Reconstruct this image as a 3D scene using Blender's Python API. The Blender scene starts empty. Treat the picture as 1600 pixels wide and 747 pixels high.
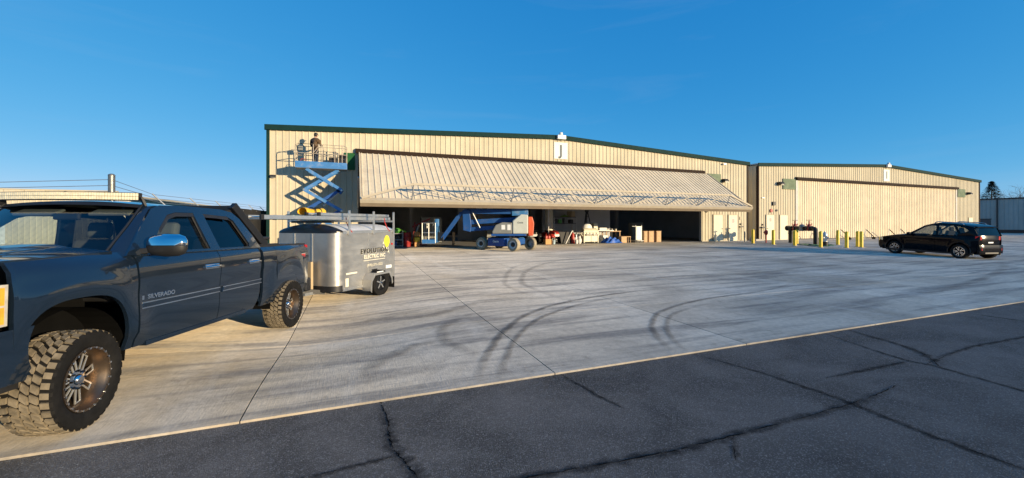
import bpy, bmesh, math, random
from mathutils import Vector, Matrix, Euler
R = math.radians
random.seed(7)
scn = bpy.context.scene
COL = scn.collection

# ------------------------------------------------------------------ camera
CAM_H = 1.75
cam_d = bpy.data.cameras.new('camera'); cam = bpy.data.objects.new('camera', cam_d); COL.objects.link(cam)
cam.location = (0, 0, CAM_H)
cam.rotation_euler = (R(90), 0, -math.atan(249/630))
cam_d.sensor_width = 36; cam_d.lens = 36*630/1600; cam_d.shift_y = -24.5/1600
cam_d.clip_start = .05; cam_d.clip_end = 3000
scn.camera = cam
# ------------------------------------------------------------------ sky, sun, exposure
SUN_AZ, SUN_EL = 36, 8.5          # degrees right of straight-behind, elevation
world = bpy.data.worlds.new('World'); scn.world = world; world.use_nodes = True
wn = world.node_tree.nodes; wl = world.node_tree.links; wn.clear()
sky = wn.new('ShaderNodeTexSky'); sky.sky_type = 'NISHITA'; sky.sun_disc = False
sky.sun_elevation = R(SUN_EL); sky.sun_rotation = R(180-SUN_AZ)
sky.altitude = 1500; sky.air_density = .7; sky.dust_density = 0; sky.ozone_density = 2.0
bg = wn.new('ShaderNodeBackground'); bg.inputs['Strength'].default_value = .15
wo = wn.new('ShaderNodeOutputWorld')
# one tone curve for the whole sky, as the phone's processing gives: deeper blue overhead, paler low down
se = wn.new('ShaderNodeSeparateColor'); co = wn.new('ShaderNodeCombineColor'); wl.new(sky.outputs[0], se.inputs[0])
def wmath(op, a, b):
    m = wn.new('ShaderNodeMath'); m.operation = op; wl.new(a, m.inputs[0]); m.inputs[1].default_value = b; return m.outputs[0]
for ch, (ex, k, top) in enumerate(((1.3, .46, 2.6), (.5, .542, 2.2), (.26, .78, 2.0))):
    v_ = wmath('MULTIPLY', se.outputs[ch], .2196)
    wl.new(wmath('MULTIPLY', wmath('POWER', wmath('MINIMUM', v_, top), ex), k/.2196), co.inputs[ch])
# a breath of high thin cloud
tc_ = wn.new('ShaderNodeTexCoord'); mp = wn.new('ShaderNodeMapping'); mp.inputs['Scale'].default_value = (1.2, 1.2, 9); wl.new(tc_.outputs['Generated'], mp.inputs[0])
nz = wn.new('ShaderNodeTexNoise'); nz.inputs['Scale'].default_value = 1.7; nz.inputs['Detail'].default_value = 7; nz.inputs['Roughness'].default_value = .6; nz.inputs['Distortion'].default_value = .5; wl.new(mp.outputs[0], nz.inputs['Vector'])
cr_ = wn.new('ShaderNodeMapRange'); wl.new(nz.outputs['Fac'], cr_.inputs[0]); cr_.inputs[1].default_value = .54; cr_.inputs[2].default_value = .85; cr_.inputs[3].default_value = 0; cr_.inputs[4].default_value = .07
mx = wn.new('ShaderNodeMix'); mx.data_type = 'RGBA'; wl.new(cr_.outputs[0], mx.inputs[0]); wl.new(co.outputs[0], mx.inputs[6]); mx.inputs[7].default_value = (2.6, 2.9, 3.3, 1)
wl.new(mx.outputs[2], bg.inputs['Color']); wl.new(bg.outputs[0], wo.inputs[0])
sd = bpy.data.lights.new('sun', 'SUN'); sun = bpy.data.objects.new('sun', sd); COL.objects.link(sun)
sd.energy = 4.6; sd.angle = R(.5); sd.color = (1, .80, .52)
sv = Vector((math.sin(R(SUN_AZ))*math.cos(R(SUN_EL)), -math.cos(R(SUN_AZ))*math.cos(R(SUN_EL)), math.sin(R(SUN_EL))))
sun.rotation_euler = (-sv).to_track_quat('-Z', 'Y').to_euler()
vs = scn.view_settings; vs.view_transform = 'Standard'; vs.look = 'None'; vs.gamma = 1; vs.use_curve_mapping = False
vs.exposure = .55
scn.cycles.use_denoising = True
scn.cycles.max_bounces = 8; scn.cycles.transparent_max_bounces = 12

# ------------------------------------------------------------------ materials
M = {}
def ramp(nt, fac, stops):
    r = nt.nodes.new('ShaderNodeValToRGB'); e = r.color_ramp.elements
    e[0].position, e[0].color = stops[0][0], (*stops[0][1], 1)
    e[1].position, e[1].color = stops[-1][0], (*stops[-1][1], 1)
    for p, c in stops[1:-1]:
        x = e.new(p); x.color = (*c, 1)
    nt.links.new(fac, r.inputs[0]); return r.outputs[0]
def noise(nt, vec, scale, detail=4, rough=.55, dist=0):
    n = nt.nodes.new('ShaderNodeTexNoise'); n.inputs['Scale'].default_value = scale
    n.inputs['Detail'].default_value = detail; n.inputs['Roughness'].default_value = rough; n.inputs['Distortion'].default_value = dist
    if vec is not None: nt.links.new(vec, n.inputs['Vector'])
    return n.outputs['Fac']
def mixc(nt, a, b, fac, mode='MIX'):
    m = nt.nodes.new('ShaderNodeMix'); m.data_type = 'RGBA'; m.blend_type = mode
    for s, v in ((m.inputs[0], fac), (m.inputs[6], a), (m.inputs[7], b)):
        if hasattr(v, 'node'): nt.links.new(v, s)
        elif isinstance(v, (int, float)): s.default_value = v
        else: s.default_value = (*v, 1)
    return m.outputs[2]
def mathn(nt, op, a, b=0.):
    m = nt.nodes.new('ShaderNodeMath'); m.operation = op
    for s, v in ((m.inputs[0], a), (m.inputs[1], b)):
        if hasattr(v, 'node'): nt.links.new(v, s)
        else: s.default_value = v
    return m.outputs[0]
def bumpn(nt, h, strength, dist=.01, normal=None):
    b = nt.nodes.new('ShaderNodeBump'); b.inputs['Strength'].default_value = strength; b.inputs['Distance'].default_value = dist
    nt.links.new(h, b.inputs['Height'])
    if normal is not None: nt.links.new(normal, b.inputs['Normal'])
    return b.outputs[0]
def vecscale(nt, vec, s):
    m = nt.nodes.new('ShaderNodeMapping'); m.inputs['Scale'].default_value = s
    nt.links.new(vec, m.inputs['Vector']); return m.outputs[0]
def new_mat(name):
    m = bpy.data.materials.new(name); m.use_nodes = True; nt = m.node_tree
    return m, nt, nt.nodes['Principled BSDF']
def wpos(nt):
    return nt.nodes.new('ShaderNodeNewGeometry').outputs['Position']
def opos(nt):
    return nt.nodes.new('ShaderNodeTexCoord').outputs['Object']
def pm(name, col, rough=.6, metal=0, var=.12, vs=4, bump=0, bs=60, coat=0, spec=None, rvar=.1, obj=True, dirt=None, emit=None):
    m, nt, p = new_mat(name)
    v = opos(nt) if obj else wpos(nt)
    n = noise(nt, v, vs, 5)
    lo = tuple(max(0, c*(1-var)) for c in col); hi = tuple(min(1, c*(1+var)) for c in col)
    c = ramp(nt, n, [(.3, lo), (.7, hi)])
    if dirt:
        d = ramp(nt, noise(nt, v, dirt[2], 6, .65), [(.5, (0, 0, 0)), (.72, (1, 1, 1))])
        c = mixc(nt, c, dirt[0], mathn(nt, 'MULTIPLY', d, dirt[1]))
    nt.links.new(c, p.inputs['Base Color'])
    r = nt.nodes.new('ShaderNodeMapRange'); nt.links.new(noise(nt, v, vs*2.7, 4), r.inputs[0])
    r.inputs[3].default_value = max(.02, rough-rvar*rough*2); r.inputs[4].default_value = min(1, rough+rvar*rough*2)
    nt.links.new(r.outputs[0], p.inputs['Roughness'])
    p.inputs['Metallic'].default_value = metal
    if coat: p.inputs['Coat Weight'].default_value = coat; p.inputs['Coat Roughness'].default_value = .03
    if spec is not None: p.inputs['Specular IOR Level'].default_value = spec
    if bump: nt.links.new(bumpn(nt, noise(nt, v, bs, 3), bump, .004), p.inputs['Normal'])
    M[name] = m; return m
def glass(name, tint, gloss=1.0):
    m = bpy.data.materials.new(name); m.use_nodes = True; nt = m.node_tree; nt.nodes.clear()
    t = nt.nodes.new('ShaderNodeBsdfTransparent'); t.inputs[0].default_value = (*tint, 1)
    g = nt.nodes.new('ShaderNodeBsdfGlossy'); g.inputs['Roughness'].default_value = .015; g.inputs[0].default_value = (gloss, gloss, gloss, 1)
    lw = nt.nodes.new('ShaderNodeLayerWeight'); lw.inputs[0].default_value = .5
    f = mathn(nt, 'ADD', .05, mathn(nt, 'MULTIPLY', .95, mathn(nt, 'POWER', lw.outputs['Facing'], 4.5)))
    n = noise(nt, opos(nt), 2.0, 2); nt.links.new(bumpn(nt, n, .02, .01), g.inputs['Normal'])
    x = nt.nodes.new('ShaderNodeMixShader'); o = nt.nodes.new('ShaderNodeOutputMaterial')
    nt.links.new(f, x.inputs[0]); nt.links.new(t.outputs[0], x.inputs[1]); nt.links.new(g.outputs[0], x.inputs[2]); nt.links.new(x.outputs[0], o.inputs[0])
    M[name] = m

pm('siding', (.595, .53, .39), .75, 0, .05, 1.3, dirt=((.42, .36, .26), .25, .9), spec=.12)
pm('siding_left', (.58, .52, .40), .75, 0, .06, 1.3, spec=.12)
pm('door_skin', (.72, .62, .455), .75, 0, .05, 1.1, dirt=((.40, .33, .25), .3, 1.2), spec=.12)
pm('door_beam_shade', (.26, .205, .145), .75, 0, .1, 2, spec=.12)  # shade along the door's lower edge, put into the beam's colour as darker brown
pm('truss_paint', (.50, .435, .33), .75, 0, .08, 3, spec=.12)
pm('green_trim', (.006, .030, .028), .7, 0, .15, 3, spec=.12)
pm('green_panel', (.016, .10, .035), .45, 0, .1, 3, spec=.12)
pm('sage_panel', (.125, .17, .105), .5, 0, .22, 2.5, dirt=((.24, .25, .17), .5, 2.5), spec=.12)
pm('brown_trim', (.030, .018, .012), .75, 0, .15, 3, spec=.12)
pm('tan_trim', (.50, .44, .33), .75, 0, .08, 2, spec=.12)
pm('door_white', (.74, .68, .52), .75, 0, .04, 2, spec=.12)
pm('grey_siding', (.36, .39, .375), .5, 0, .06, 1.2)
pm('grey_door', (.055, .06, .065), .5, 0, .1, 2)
pm('dark_trim', (.02, .02, .022), .5, 0, .15, 3)
pm('interior_wall', (.42, .42, .42), .8, 0, .1, 1)
pm('interior_dark', (.07, .07, .075), .8, 0, .15, 1)
pm('sign_white', (.78, .77, .70), .75, 0, .03, 3, spec=.12)
pm('sign_ink', (.12, .14, .15), .6, 0, .03, 3, spec=.12)
pm('sign_red', (.60, .16, .12), .6, 0, .1, 10)
pm('white_paint', (.74, .73, .69), .45, 0, .06, 4, dirt=((.45, .4, .32), .4, 6))
pm('cream_plastic', (.70, .65, .50), .5, 0, .08, 6)
pm('black_plastic', (.014, .014, .015), .5, 0, .2, 6)
pm('black_metal', (.012, .012, .013), .38, .1, .2, 6)
pm('steel', (.50, .50, .48), .38, .9, .1, 8)
pm('galv', (.45, .45, .43), .45, .75, .15, 10)
pm('alu', (.62, .61, .58), .36, .85, .1, 6)
pm('rubber', (.014, .013, .012), .85, 0, .25, 8, spec=.15)
pm('blue_machine', (.012, .075, .27), .42, 0, .12, 4, dirt=((.12, .13, .15), .35, 3))
pm('rail_worn', (.40, .35, .28), .6, .2, .25, 9, dirt=((.20, .10, .05), .6, 8))
pm('blue_light', (.045, .19, .45), .45, 0, .15, 4, dirt=((.32, .31, .28), .5, 4))
pm('machine_white', (.52, .53, .45), .45, 0, .06, 3)
pm('machine_grey', (.20, .20, .18), .5, 0, .08, 3)
pm('red_paint', (.42, .03, .02), .45, 0, .2, 5)
pm('orange_red', (.62, .10, .03), .5, 0, .1, 5)
pm('yellow_paint', (.84, .60, .035), .45, 0, .08, 3, dirt=((.40, .28, .06), .5, 5))
pm('orange_box', (.62, .32, .12), .7, 0, .1, 4)
pm('wood', (.48, .30, .15), .6, 0, .2, 6)
pm('wood_dark', (.12, .05, .03), .6, 0, .2, 6)
pm('cardboard', (.45, .34, .20), .85, 0, .1, 5)
pm('blue_tarp', (.03, .13, .55), .5, 0, .25, 9, bump=.6, bs=12)
pm('green_plastic', (.10, .40, .06), .5, 0, .15, 6)
pm('lime', (.30, .62, .05), .5, 0, .1, 6)
pm('red_iron', (.30, .018, .016), .45, 0, .2, 9)
pm('black_iron', (.016, .015, .014), .55, .2, .25, 9)
pm('grey_iron', (.22, .24, .24), .5, .4, .15, 9)
pm('hydrant_silver', (.55, .55, .53), .42, .5, .1, 6)
pm('hose_green', (.03, .12, .06), .5, 0, .2, 9)
pm('screen_fence', (.013, .013, .014), .8, 0, .3, 4)
pm('bark', (.10, .08, .065), .9, 0, .25, 12)
pm('conifer', (.035, .05, .03), .8, 0, .3, 3)
pm('dirt', (.24, .20, .15), .95, 0, .2, .3, obj=False)

for nm in ('siding', 'door_skin', 'siding_left', 'grey_siding'):
    nt = M[nm].node_tree; p = nt.nodes['Principled BSDF']; src = p.inputs['Base Color'].links[0].from_socket
    oi = nt.nodes.new('ShaderNodeObjectInfo').outputs['Random']; c = mixc(nt, src, ramp(nt, oi, [(0, (.93, .93, .92)), (1, (1.04, 1.035, 1.03))]), 1.0, 'MULTIPLY')
    st = ramp(nt, noise(nt, vecscale(nt, wpos(nt), (7, 7, .35)), 1.0, 6, .65), [(.35, (.86, .85, .83)), (.6, (1, 1, 1))]); c = mixc(nt, c, st, .8, 'MULTIPLY')
    nt.links.new(c, p.inputs['Base Color'])
# concrete apron
def concrete():
    m, nt, p = new_mat('concrete'); v = wpos(nt)
    a = noise(nt, v, .32, 6, .6, .6)
    c = ramp(nt, a, [(.30, (.42, .37, .30)), (.5, (.63, .56, .455)), (.68, (.76, .685, .57))])
    sx = nt.nodes.new('ShaderNodeSeparateXYZ'); nt.links.new(v, sx.inputs[0])
    du = mathn(nt, 'ADD', noise(nt, v, .35, 5, .6, .5), mathn(nt, 'MULTIPLY', sx.outputs[0], -.045))       # broad tan mottling, stronger towards low X
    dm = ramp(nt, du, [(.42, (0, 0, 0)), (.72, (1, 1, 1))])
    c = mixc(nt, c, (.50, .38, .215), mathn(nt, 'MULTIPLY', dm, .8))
    st = noise(nt, vecscale(nt, v, (.22, 2.2, 1)), 1.0, 6, .65, .4)          # dark drag stains drawn out along X
    sm = ramp(nt, st, [(.47, (0, 0, 0)), (.62, (1, 1, 1))])
    c = mixc(nt, c, (.19, .18, .17), mathn(nt, 'MULTIPLY', sm, .72))
    st2 = noise(nt, vecscale(nt, v, (.5, .09, 1)), 1.3, 5, .6, 1.2)
    sm2 = ramp(nt, st2, [(.52, (0, 0, 0)), (.7, (1, 1, 1))])
    c = mixc(nt, c, (.66, .62, .55), mathn(nt, 'MULTIPLY', sm2, .5))
    sp = ramp(nt, noise(nt, v, 9, 6, .75), [(.3, (.78, .78, .78)), (.7, (1.12, 1.12, 1.12))])
    c = mixc(nt, c, sp, 1.0, 'MULTIPLY')
    oi = nt.nodes.new('ShaderNodeObjectInfo').outputs['Random']
    sl = ramp(nt, oi, [(0, (.84, .83, .82)), (1, (1.08, 1.08, 1.08))])
    sp2 = ramp(nt, noise(nt, v, 2.6, 7, .75), [(.30, (.62, .62, .62)), (.42, (1, 1, 1))])       # oil spots and scuffs
    c = mixc(nt, c, sp2, .8, 'MULTIPLY')
    c = mixc(nt, c, sl, 1.0, 'MULTIPLY')
    nt.links.new(c, p.inputs['Base Color']); p.inputs['Roughness'].default_value = .75; p.inputs['Specular IOR Level'].default_value = .25; p.inputs['Diffuse Roughness'].default_value = .72
    br = noise(nt, vecscale(nt, v, (60, 5, 1)), 1.0, 3, .6)
    b1 = bumpn(nt, br, .35, .006)
    b2 = bumpn(nt, noise(nt, v, 28, 5, .7), .45, .008, b1)
    nt.links.new(b2, p.inputs['Normal']); M['concrete'] = m
concrete()
def asphalt():
    m, nt, p = new_mat('asphalt'); v = wpos(nt)
    a = noise(nt, v, .9, 8, .68, .6)
    c = ramp(nt, a, [(.32, (.064, .061, .057)), (.68, (.172, .162, .152))])
    vo = nt.nodes.new('ShaderNodeTexVoronoi'); vo.inputs['Scale'].default_value = 120; nt.links.new(v, vo.inputs['Vector'])
    sp = nt.nodes.new('ShaderNodeSeparateColor'); nt.links.new(vo.outputs['Color'], sp.inputs[0])
    peb = ramp(nt, sp.outputs[0], [(.72, (0, 0, 0)), (.97, (1, 1, 1))])
    c = mixc(nt, c, (.34, .335, .33), mathn(nt, 'MULTIPLY', peb, .6))
    wht = ramp(nt, sp.outputs[1], [(.9955, (0, 0, 0)), (.998, (1, 1, 1))])
    c = mixc(nt, c, (.42, .41, .38), wht)
    nt.links.new(c, p.inputs['Base Color'])
    p.inputs['Roughness'].default_value = .7; p.inputs['Specular IOR Level'].default_value = .22; p.inputs['Diffuse Roughness'].default_value = 1.0
    inv = mathn(nt, 'SUBTRACT', 1.0, vo.outputs['Distance'])
    b1 = bumpn(nt, inv, 1.0, .010)
    b2 = bumpn(nt, noise(nt, v, 36, 4, .7), .7, .012, b1)
    nt.links.new(b2, p.inputs['Normal']); M['asphalt'] = m
asphalt()
pm('crack_tar', (.008, .008, .008), .95, 0, .3, 20, obj=False, spec=.03)
pm('joint_fill', (.055, .05, .045), .9, 0, .2, 3, obj=False)
pm('slab_edge', (.46, .42, .36), .85, 0, .15, 6, obj=False)
pm('floor_slab', (.36, .345, .32), .5, 0, .12, 1.1, obj=False)
def tyremark():
    m, nt, p = new_mat('tyre_mark'); v = wpos(nt)
    p.inputs['Base Color'].default_value = (.03, .03, .032, 1); p.inputs['Roughness'].default_value = .8
    at = nt.nodes.new('ShaderNodeAttribute'); at.attribute_name = 'fade'
    n = ramp(nt, noise(nt, v, 3.2, 6, .7), [(.25, (.3, .3, .3)), (.55, (1, 1, 1))])
    a = mathn(nt, 'MULTIPLY', mathn(nt, 'MULTIPLY', at.outputs['Fac'], n), .64); nt.links.new(a, p.inputs['Alpha']); M['tyre_mark'] = m
tyremark()
def crackband():
    m, nt, p = new_mat('crack_band'); v = wpos(nt)
    p.inputs['Base Color'].default_value = (.018, .018, .018, 1); p.inputs['Roughness'].default_value = .9; p.inputs['Specular IOR Level'].default_value = .1
    at = nt.nodes.new('ShaderNodeAttribute'); at.attribute_name = 'fade'
    n = ramp(nt, noise(nt, v, 9, 6, .75), [(.34, (.1, .1, .1)), (.6, (1, 1, 1))])
    nt.links.new(mathn(nt, 'MULTIPLY', at.outputs['Fac'], n), p.inputs['Alpha']); M['crack_band'] = m
crackband()

# ------------------------------------------------------------------ mesh helpers
def rotm(rz=0, ry=0, rx=0): return Euler((rx, ry, rz)).to_matrix()
class MB:
    def __init__(s): s.v = []; s.f = []
    def add(s, vs, fs):
        o = len(s.v); s.v += [tuple(v) for v in vs]; s.f += [[i+o for i in f] for f in fs]; return s
    def box(s, c, d, rz=0, rm=None):
        m = rm or rotm(rz); c = Vector(c); vs = []
        for z in (-.5, .5):
            for x, y in ((-.5, -.5), (.5, -.5), (.5, .5), (-.5, .5)):
                vs.append(c + m @ Vector((x*d[0], y*d[1], z*d[2])))
        return s.add(vs, [[3, 2, 1, 0], [4, 5, 6, 7], [0, 1, 5, 4], [1, 2, 6, 5], [2, 3, 7, 6], [3, 0, 4, 7]])
    def b2(s, a, b):       # box from two corners
        return s.box([(p+q)/2 for p, q in zip(a, b)], [abs(q-p) for p, q in zip(a, b)])
    def bar(s, a, b, w, h, up=(0, 0, 1)):   # rectangular bar from a to b
        a = Vector(a); b = Vector(b); d = (b-a); L = d.length; d.normalize(); u = Vector(up)
        if abs(d.dot(u)) > .98: u = Vector((1, 0, 0))
        y = u.cross(d).normalized(); z = d.cross(y)
        m = Matrix((d, y, z)).transposed()
        return s.box((a+b)/2, (L, w, h), rm=m)
    def tube(s, pts, r, n=8, cap=True, closed=False):
        pts = [Vector(p) for p in pts]; k = len(pts); rings = []
        rr = r if isinstance(r, (list, tuple)) else [r]*k
        ref = None
        for i, p in enumerate(pts):
            if closed: d = pts[(i+1) % k]-pts[i-1]
            else: d = pts[min(i+1, k-1)]-pts[max(i-1, 0)]
            if d.length < 1e-9: d = Vector((0, 0, 1))
            d.normalize()
            if ref is None:
                ref = Vector((0, 0, 1)) if abs(d.z) < .9 else Vector((1, 0, 0))
            x = d.cross(ref)
            if x.length < 1e-4: x = d.orthogonal()
            x.normalize(); y = d.cross(x); ref = -y if False else ref
            rings.append([p + rr[i]*(math.cos(2*math.pi*j/n)*x + math.sin(2*math.pi*j/n)*y) for j in range(n)])
        vs = [v for rg in rings for v in rg]; fs = []
        for i in range(k if closed else k-1):
            a = i*n; b = ((i+1) % k)*n
            for j in range(n): fs.append([a+j, b+j, b+(j+1) % n, a+(j+1) % n])
        if cap and not closed: fs.append(list(range(n))); fs.append(list(range((k-1)*n, k*n))[::-1])
        return s.add(vs, fs)
    def cyl(s, a, b, r, r2=None, n=14): return s.tube([a, b], [r, r if r2 is None else r2], n)
    def lathe(s, prof, o=(0, 0, 0), n=24, axis='z', a0=0, a1=2*math.pi):
        full = abs(a1-a0-2*math.pi) < 1e-6; k = n if full else n+1; vs = []; fs = []
        for r, h in prof:
            for j in range(k):
                t = a0+(a1-a0)*j/n; c, q = r*math.cos(t), r*math.sin(t)
                p = {'z': (c, q, h), 'y': (q, h, c), 'x': (h, c, q)}[axis]
                vs.append((o[0]+p[0], o[1]+p[1], o[2]+p[2]))
        for i in range(len(prof)-1):
            for j in range(n):
                a = i*k+j; b = i*k+(j+1) % k
                fs.append([a, b, b+k, a+k])
        return s.add(vs, fs)
    def prism(s, poly, a, b, plane='xz'):    # polygon extruded along the third axis from a to b
        n = len(poly); vs = []
        for t in (a, b):
            for p in poly:
                vs.append({'xz': (p[0], t, p[1]), 'xy': (p[0], p[1], t), 'yz': (t, p[0], p[1])}[plane])
        fs = [list(range(n)), list(range(n, 2*n))[::-1]]
        for i in range(n): fs.append([i, i+n, (i+1) % n+n, (i+1) % n])
        return s.add(vs, fs)
    def grid(s, nu, nv, fn, lip=None):
        vs = [fn(i/nu, j/nv) for i in range(nu+1) for j in range(nv+1)]
        k = nv+1; fs = [[i*k+j, (i+1)*k+j, (i+1)*k+j+1, i*k+j+1] for i in range(nu) for j in range(nv)]
        if lip:
            ring = [i*k for i in range(nu)] + [nu*k+j for j in range(nv)] + [i*k+nv for i in range(nu, 0, -1)] + [j for j in range(nv, 0, -1)]
            base = len(vs)
            for q in ring: vs.append(tuple(c+d for c, d in zip(vs[q], lip)))
            m = len(ring)
            for q in range(m): fs.append([ring[q], base+q, base+(q+1) % m, ring[(q+1) % m]])
        return s.add(vs, fs)
    def sphere(s, c, r, n=12, m=8):
        rx, ry, rz = r if isinstance(r, (tuple, list)) else (r, r, r)
        vs = []; fs = []
        for i in range(m+1):
            t = math.pi*i/m
            for j in range(n):
                a = 2*math.pi*j/n
                vs.append((c[0]+rx*math.sin(t)*math.cos(a), c[1]+ry*math.sin(t)*math.sin(a), c[2]+rz*math.cos(t)))
        for i in range(m):
            for j in range(n): fs.append([i*n+j, (i+1)*n+j, (i+1)*n+(j+1) % n, i*n+(j+1) % n])
        return s.add(vs, fs)
    def mesh(s, name, smooth=None):
        me = bpy.data.meshes.new(name); me.from_pydata(s.v, [], s.f)
        bm = bmesh.new(); bm.from_mesh(me); bmesh.ops.remove_doubles(bm, verts=bm.verts, dist=1e-5)
        bmesh.ops.recalc_face_normals(bm, faces=bm.faces); bm.to_mesh(me); bm.free()
        if smooth:
            me.polygons.foreach_set('use_smooth', [True]*len(me.polygons)); me.set_sharp_from_angle(angle=R(smooth))
        return me
    def build(s, name, mat, parent=None, smooth=None, bevel=0, loc=None, rot=None, seg=2):
        me = s.mesh(name, smooth); me.materials.append(M[mat])
        return link(name, me, parent, bevel, loc, rot, seg)
def link(name, me, parent=None, bevel=0, loc=None, rot=None, seg=2):
    o = bpy.data.objects.new(name, me); COL.objects.link(o); o.parent = parent
    if loc: o.location = loc
    if rot: o.rotation_euler = rot
    if bevel:
        b = o.modifiers.new('bevel', 'BEVEL'); b.width = bevel; b.segments = seg; b.limit_method = 'ANGLE'; b.angle_limit = R(40)
    return o
def tag(o, label=None, cat=None, group=None, kind=None):
    for k, v in (('label', label), ('category', cat), ('group', group), ('kind', kind)):
        if v: o[k] = v
    return o
def thing(name, label, cat, loc=(0, 0, 0), rz=0, group=None, rot=None):
    o = bpy.data.objects.new(name, None); COL.objects.link(o); o.location = loc; o.rotation_euler = rot or (0, 0, rz)
    o.empty_display_size = .2
    return tag(o, label, cat, group)
def text(name, s, size, mat, parent, loc, rot, ext=.002, align='CENTER', sx=1, shear=0, bold=0, space=1):
    c = bpy.data.curves.new(name, 'FONT'); c.body = s; c.size = size; c.extrude = ext; c.align_x = align; c.align_y = 'CENTER'; c.shear = shear; c.offset = bold; c.space_character = space
    t = bpy.data.objects.new(name, c); COL.objects.link(t)
    bpy.context.view_layer.update()
    me = bpy.data.meshes.new_from_object(t.evaluated_get(bpy.context.evaluated_depsgraph_get()))
    bpy.data.objects.remove(t); me.materials.clear(); me.materials.append(M[mat])
    o = bpy.data.objects.new(name, me); COL.objects.link(o); o.parent = parent; o.location = loc; o.rotation_euler = rot; o.scale = (sx, 1, 1)
    return o
def copy_tree(o, parent=None):
    c = o.copy(); COL.objects.link(c); c.parent = parent
    for ch in o.children: copy_tree(ch, c)
    return c
def smooth01(a, b, x):
    t = min(1, max(0, (x-a)/(b-a))); return t*t*(3-2*t)
EDGE_Y, WALL_Y = 4.2, 24.2
def gz(x, y):       # height of the paved ground: falls gently away from the hangars, with a shallow dip under the trucks
    return .0155*min(max(0, y-EDGE_Y), WALL_Y-EDGE_Y) - .16*math.exp(-((x+.5)/1.9)**2)*smooth01(4.5, 7.5, y)*(1-smooth01(12, 17, y))
FLOOR = gz(60, 30)

# ------------------------------------------------------------------ ground
def sheet(name, xs, ys, zf, mat, kind='structure', parent=None):
    b = MB(); k = len(ys)
    b.add([(x, y, zf(x, y)) for x in xs for y in ys], [[i*k+j, (i+1)*k+j, (i+1)*k+j+1, i*k+j+1] for i in range(len(xs)-1) for j in range(k-1)])
    o = b.build(name, mat, parent, 60); o['kind'] = kind if not parent else ''
    if parent: del o['kind']
    return o
sheet('ground', [-700, -300, -100, -40, 0, 40, 100, 200, 400, 900], [-300, -100, -30, 4.2, 24.2, 60, 150, 400, 1200], lambda x, y: gz(60, y)-.32, 'dirt')
sheet('asphalt_road', [-80+2.5*i for i in range(90)], [-40, -20, -10, -5, -2, 0, 1, 2, 3, 4.205], lambda x, y: -.022, 'asphalt')
apron = sheet('concrete_apron', [-40, -30, -20]+[-14+1.2*i for i in range(42)]+[40, 60, 90, 150], [4.23]+[4.8+1*i for i in range(20)]+[24.25], lambda x, y: gz(x, y)-.035, 'joint_fill')
XB = [2.2+3.13*k for k in range(-5, 11)]; YB = [4.2, 6.85, 9.98, 13.11, 16.24, 19.37, 22.5, 24.14]
for i in range(len(XB)-1):
    for j in range(len(YB)-1):
        x0, x1, y0, y1 = XB[i]+.007, XB[i+1]-.007, YB[j]+(.003 if j else 0), YB[j+1]-.003
        lev = random.uniform(-.0012, .0012)
        b = MB(); nn = 10 if x0 < 6 else 2
        b.grid(nn, nn, lambda u, v: (x0+(x1-x0)*u, y0+(y1-y0)*v, gz(x0+(x1-x0)*u, y0+(y1-y0)*v)+lev), lip=(0, 0, -.11))
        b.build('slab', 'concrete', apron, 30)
for x0, x1 in ((XB[-1]+.008, 150), (-80, XB[0]-.008)):
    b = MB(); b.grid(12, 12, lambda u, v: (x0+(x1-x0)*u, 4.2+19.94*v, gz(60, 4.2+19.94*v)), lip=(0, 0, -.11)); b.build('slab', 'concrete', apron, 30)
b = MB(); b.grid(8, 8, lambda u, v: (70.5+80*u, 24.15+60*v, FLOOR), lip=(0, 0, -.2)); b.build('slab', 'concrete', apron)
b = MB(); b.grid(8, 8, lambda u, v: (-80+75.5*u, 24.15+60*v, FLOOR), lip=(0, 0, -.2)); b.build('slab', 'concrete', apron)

def ribbon(name, pts, w, zf, mat, jit=0, kind='structure', fade=None, sub=8):
    P = []
    for i in range(len(pts)-1):       # Catmull-Rom through the points
        p0, p1, p2, p3 = [Vector(pts[max(0, min(len(pts)-1, i+q))]) for q in (-1, 0, 1, 2)]
        for s_ in range(sub):
            t = s_/sub; P.append(.5*((2*p1)+(p2-p0)*t+(2*p0-5*p1+4*p2-p3)*t*t+(3*p1-p0-3*p2+p3)*t**3))
    P.append(Vector(pts[-1])); n = len(P); cols = 5; vs = []; fd = []
    for i, p in enumerate(P):
        d = (P[min(i+1, n-1)]-P[max(i-1, 0)]).normalized(); q = Vector((-d.y, d.x))
        ww = w*(1+random.uniform(-1, 1)*jit*.7); off = random.uniform(-1, 1)*jit*w*.9
        for c in range(cols):
            a = (c/(cols-1)-.5)*2; e = p+q*(a*ww/2+off)
            vs.append((e.x, e.y, zf(e.x, e.y))); fd.append((1-abs(a)**2)*(fade or 1)*min(1, 4*i/n, 4*(n-1-i)/n) if fade else 1)
    me = bpy.data.meshes.new(name); me.from_pydata(vs, [], [[i*cols+c, i*cols+c+1, (i+1)*cols+c+1, (i+1)*cols+c] for i in range(n-1) for c in range(cols-1)])
    if fade:
        at = me.attributes.new('fade', 'FLOAT', 'POINT'); at.data.foreach_set('value', fd)
    me.materials.append(M[mat]); o = link(name, me); o['kind'] = kind; return o
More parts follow.
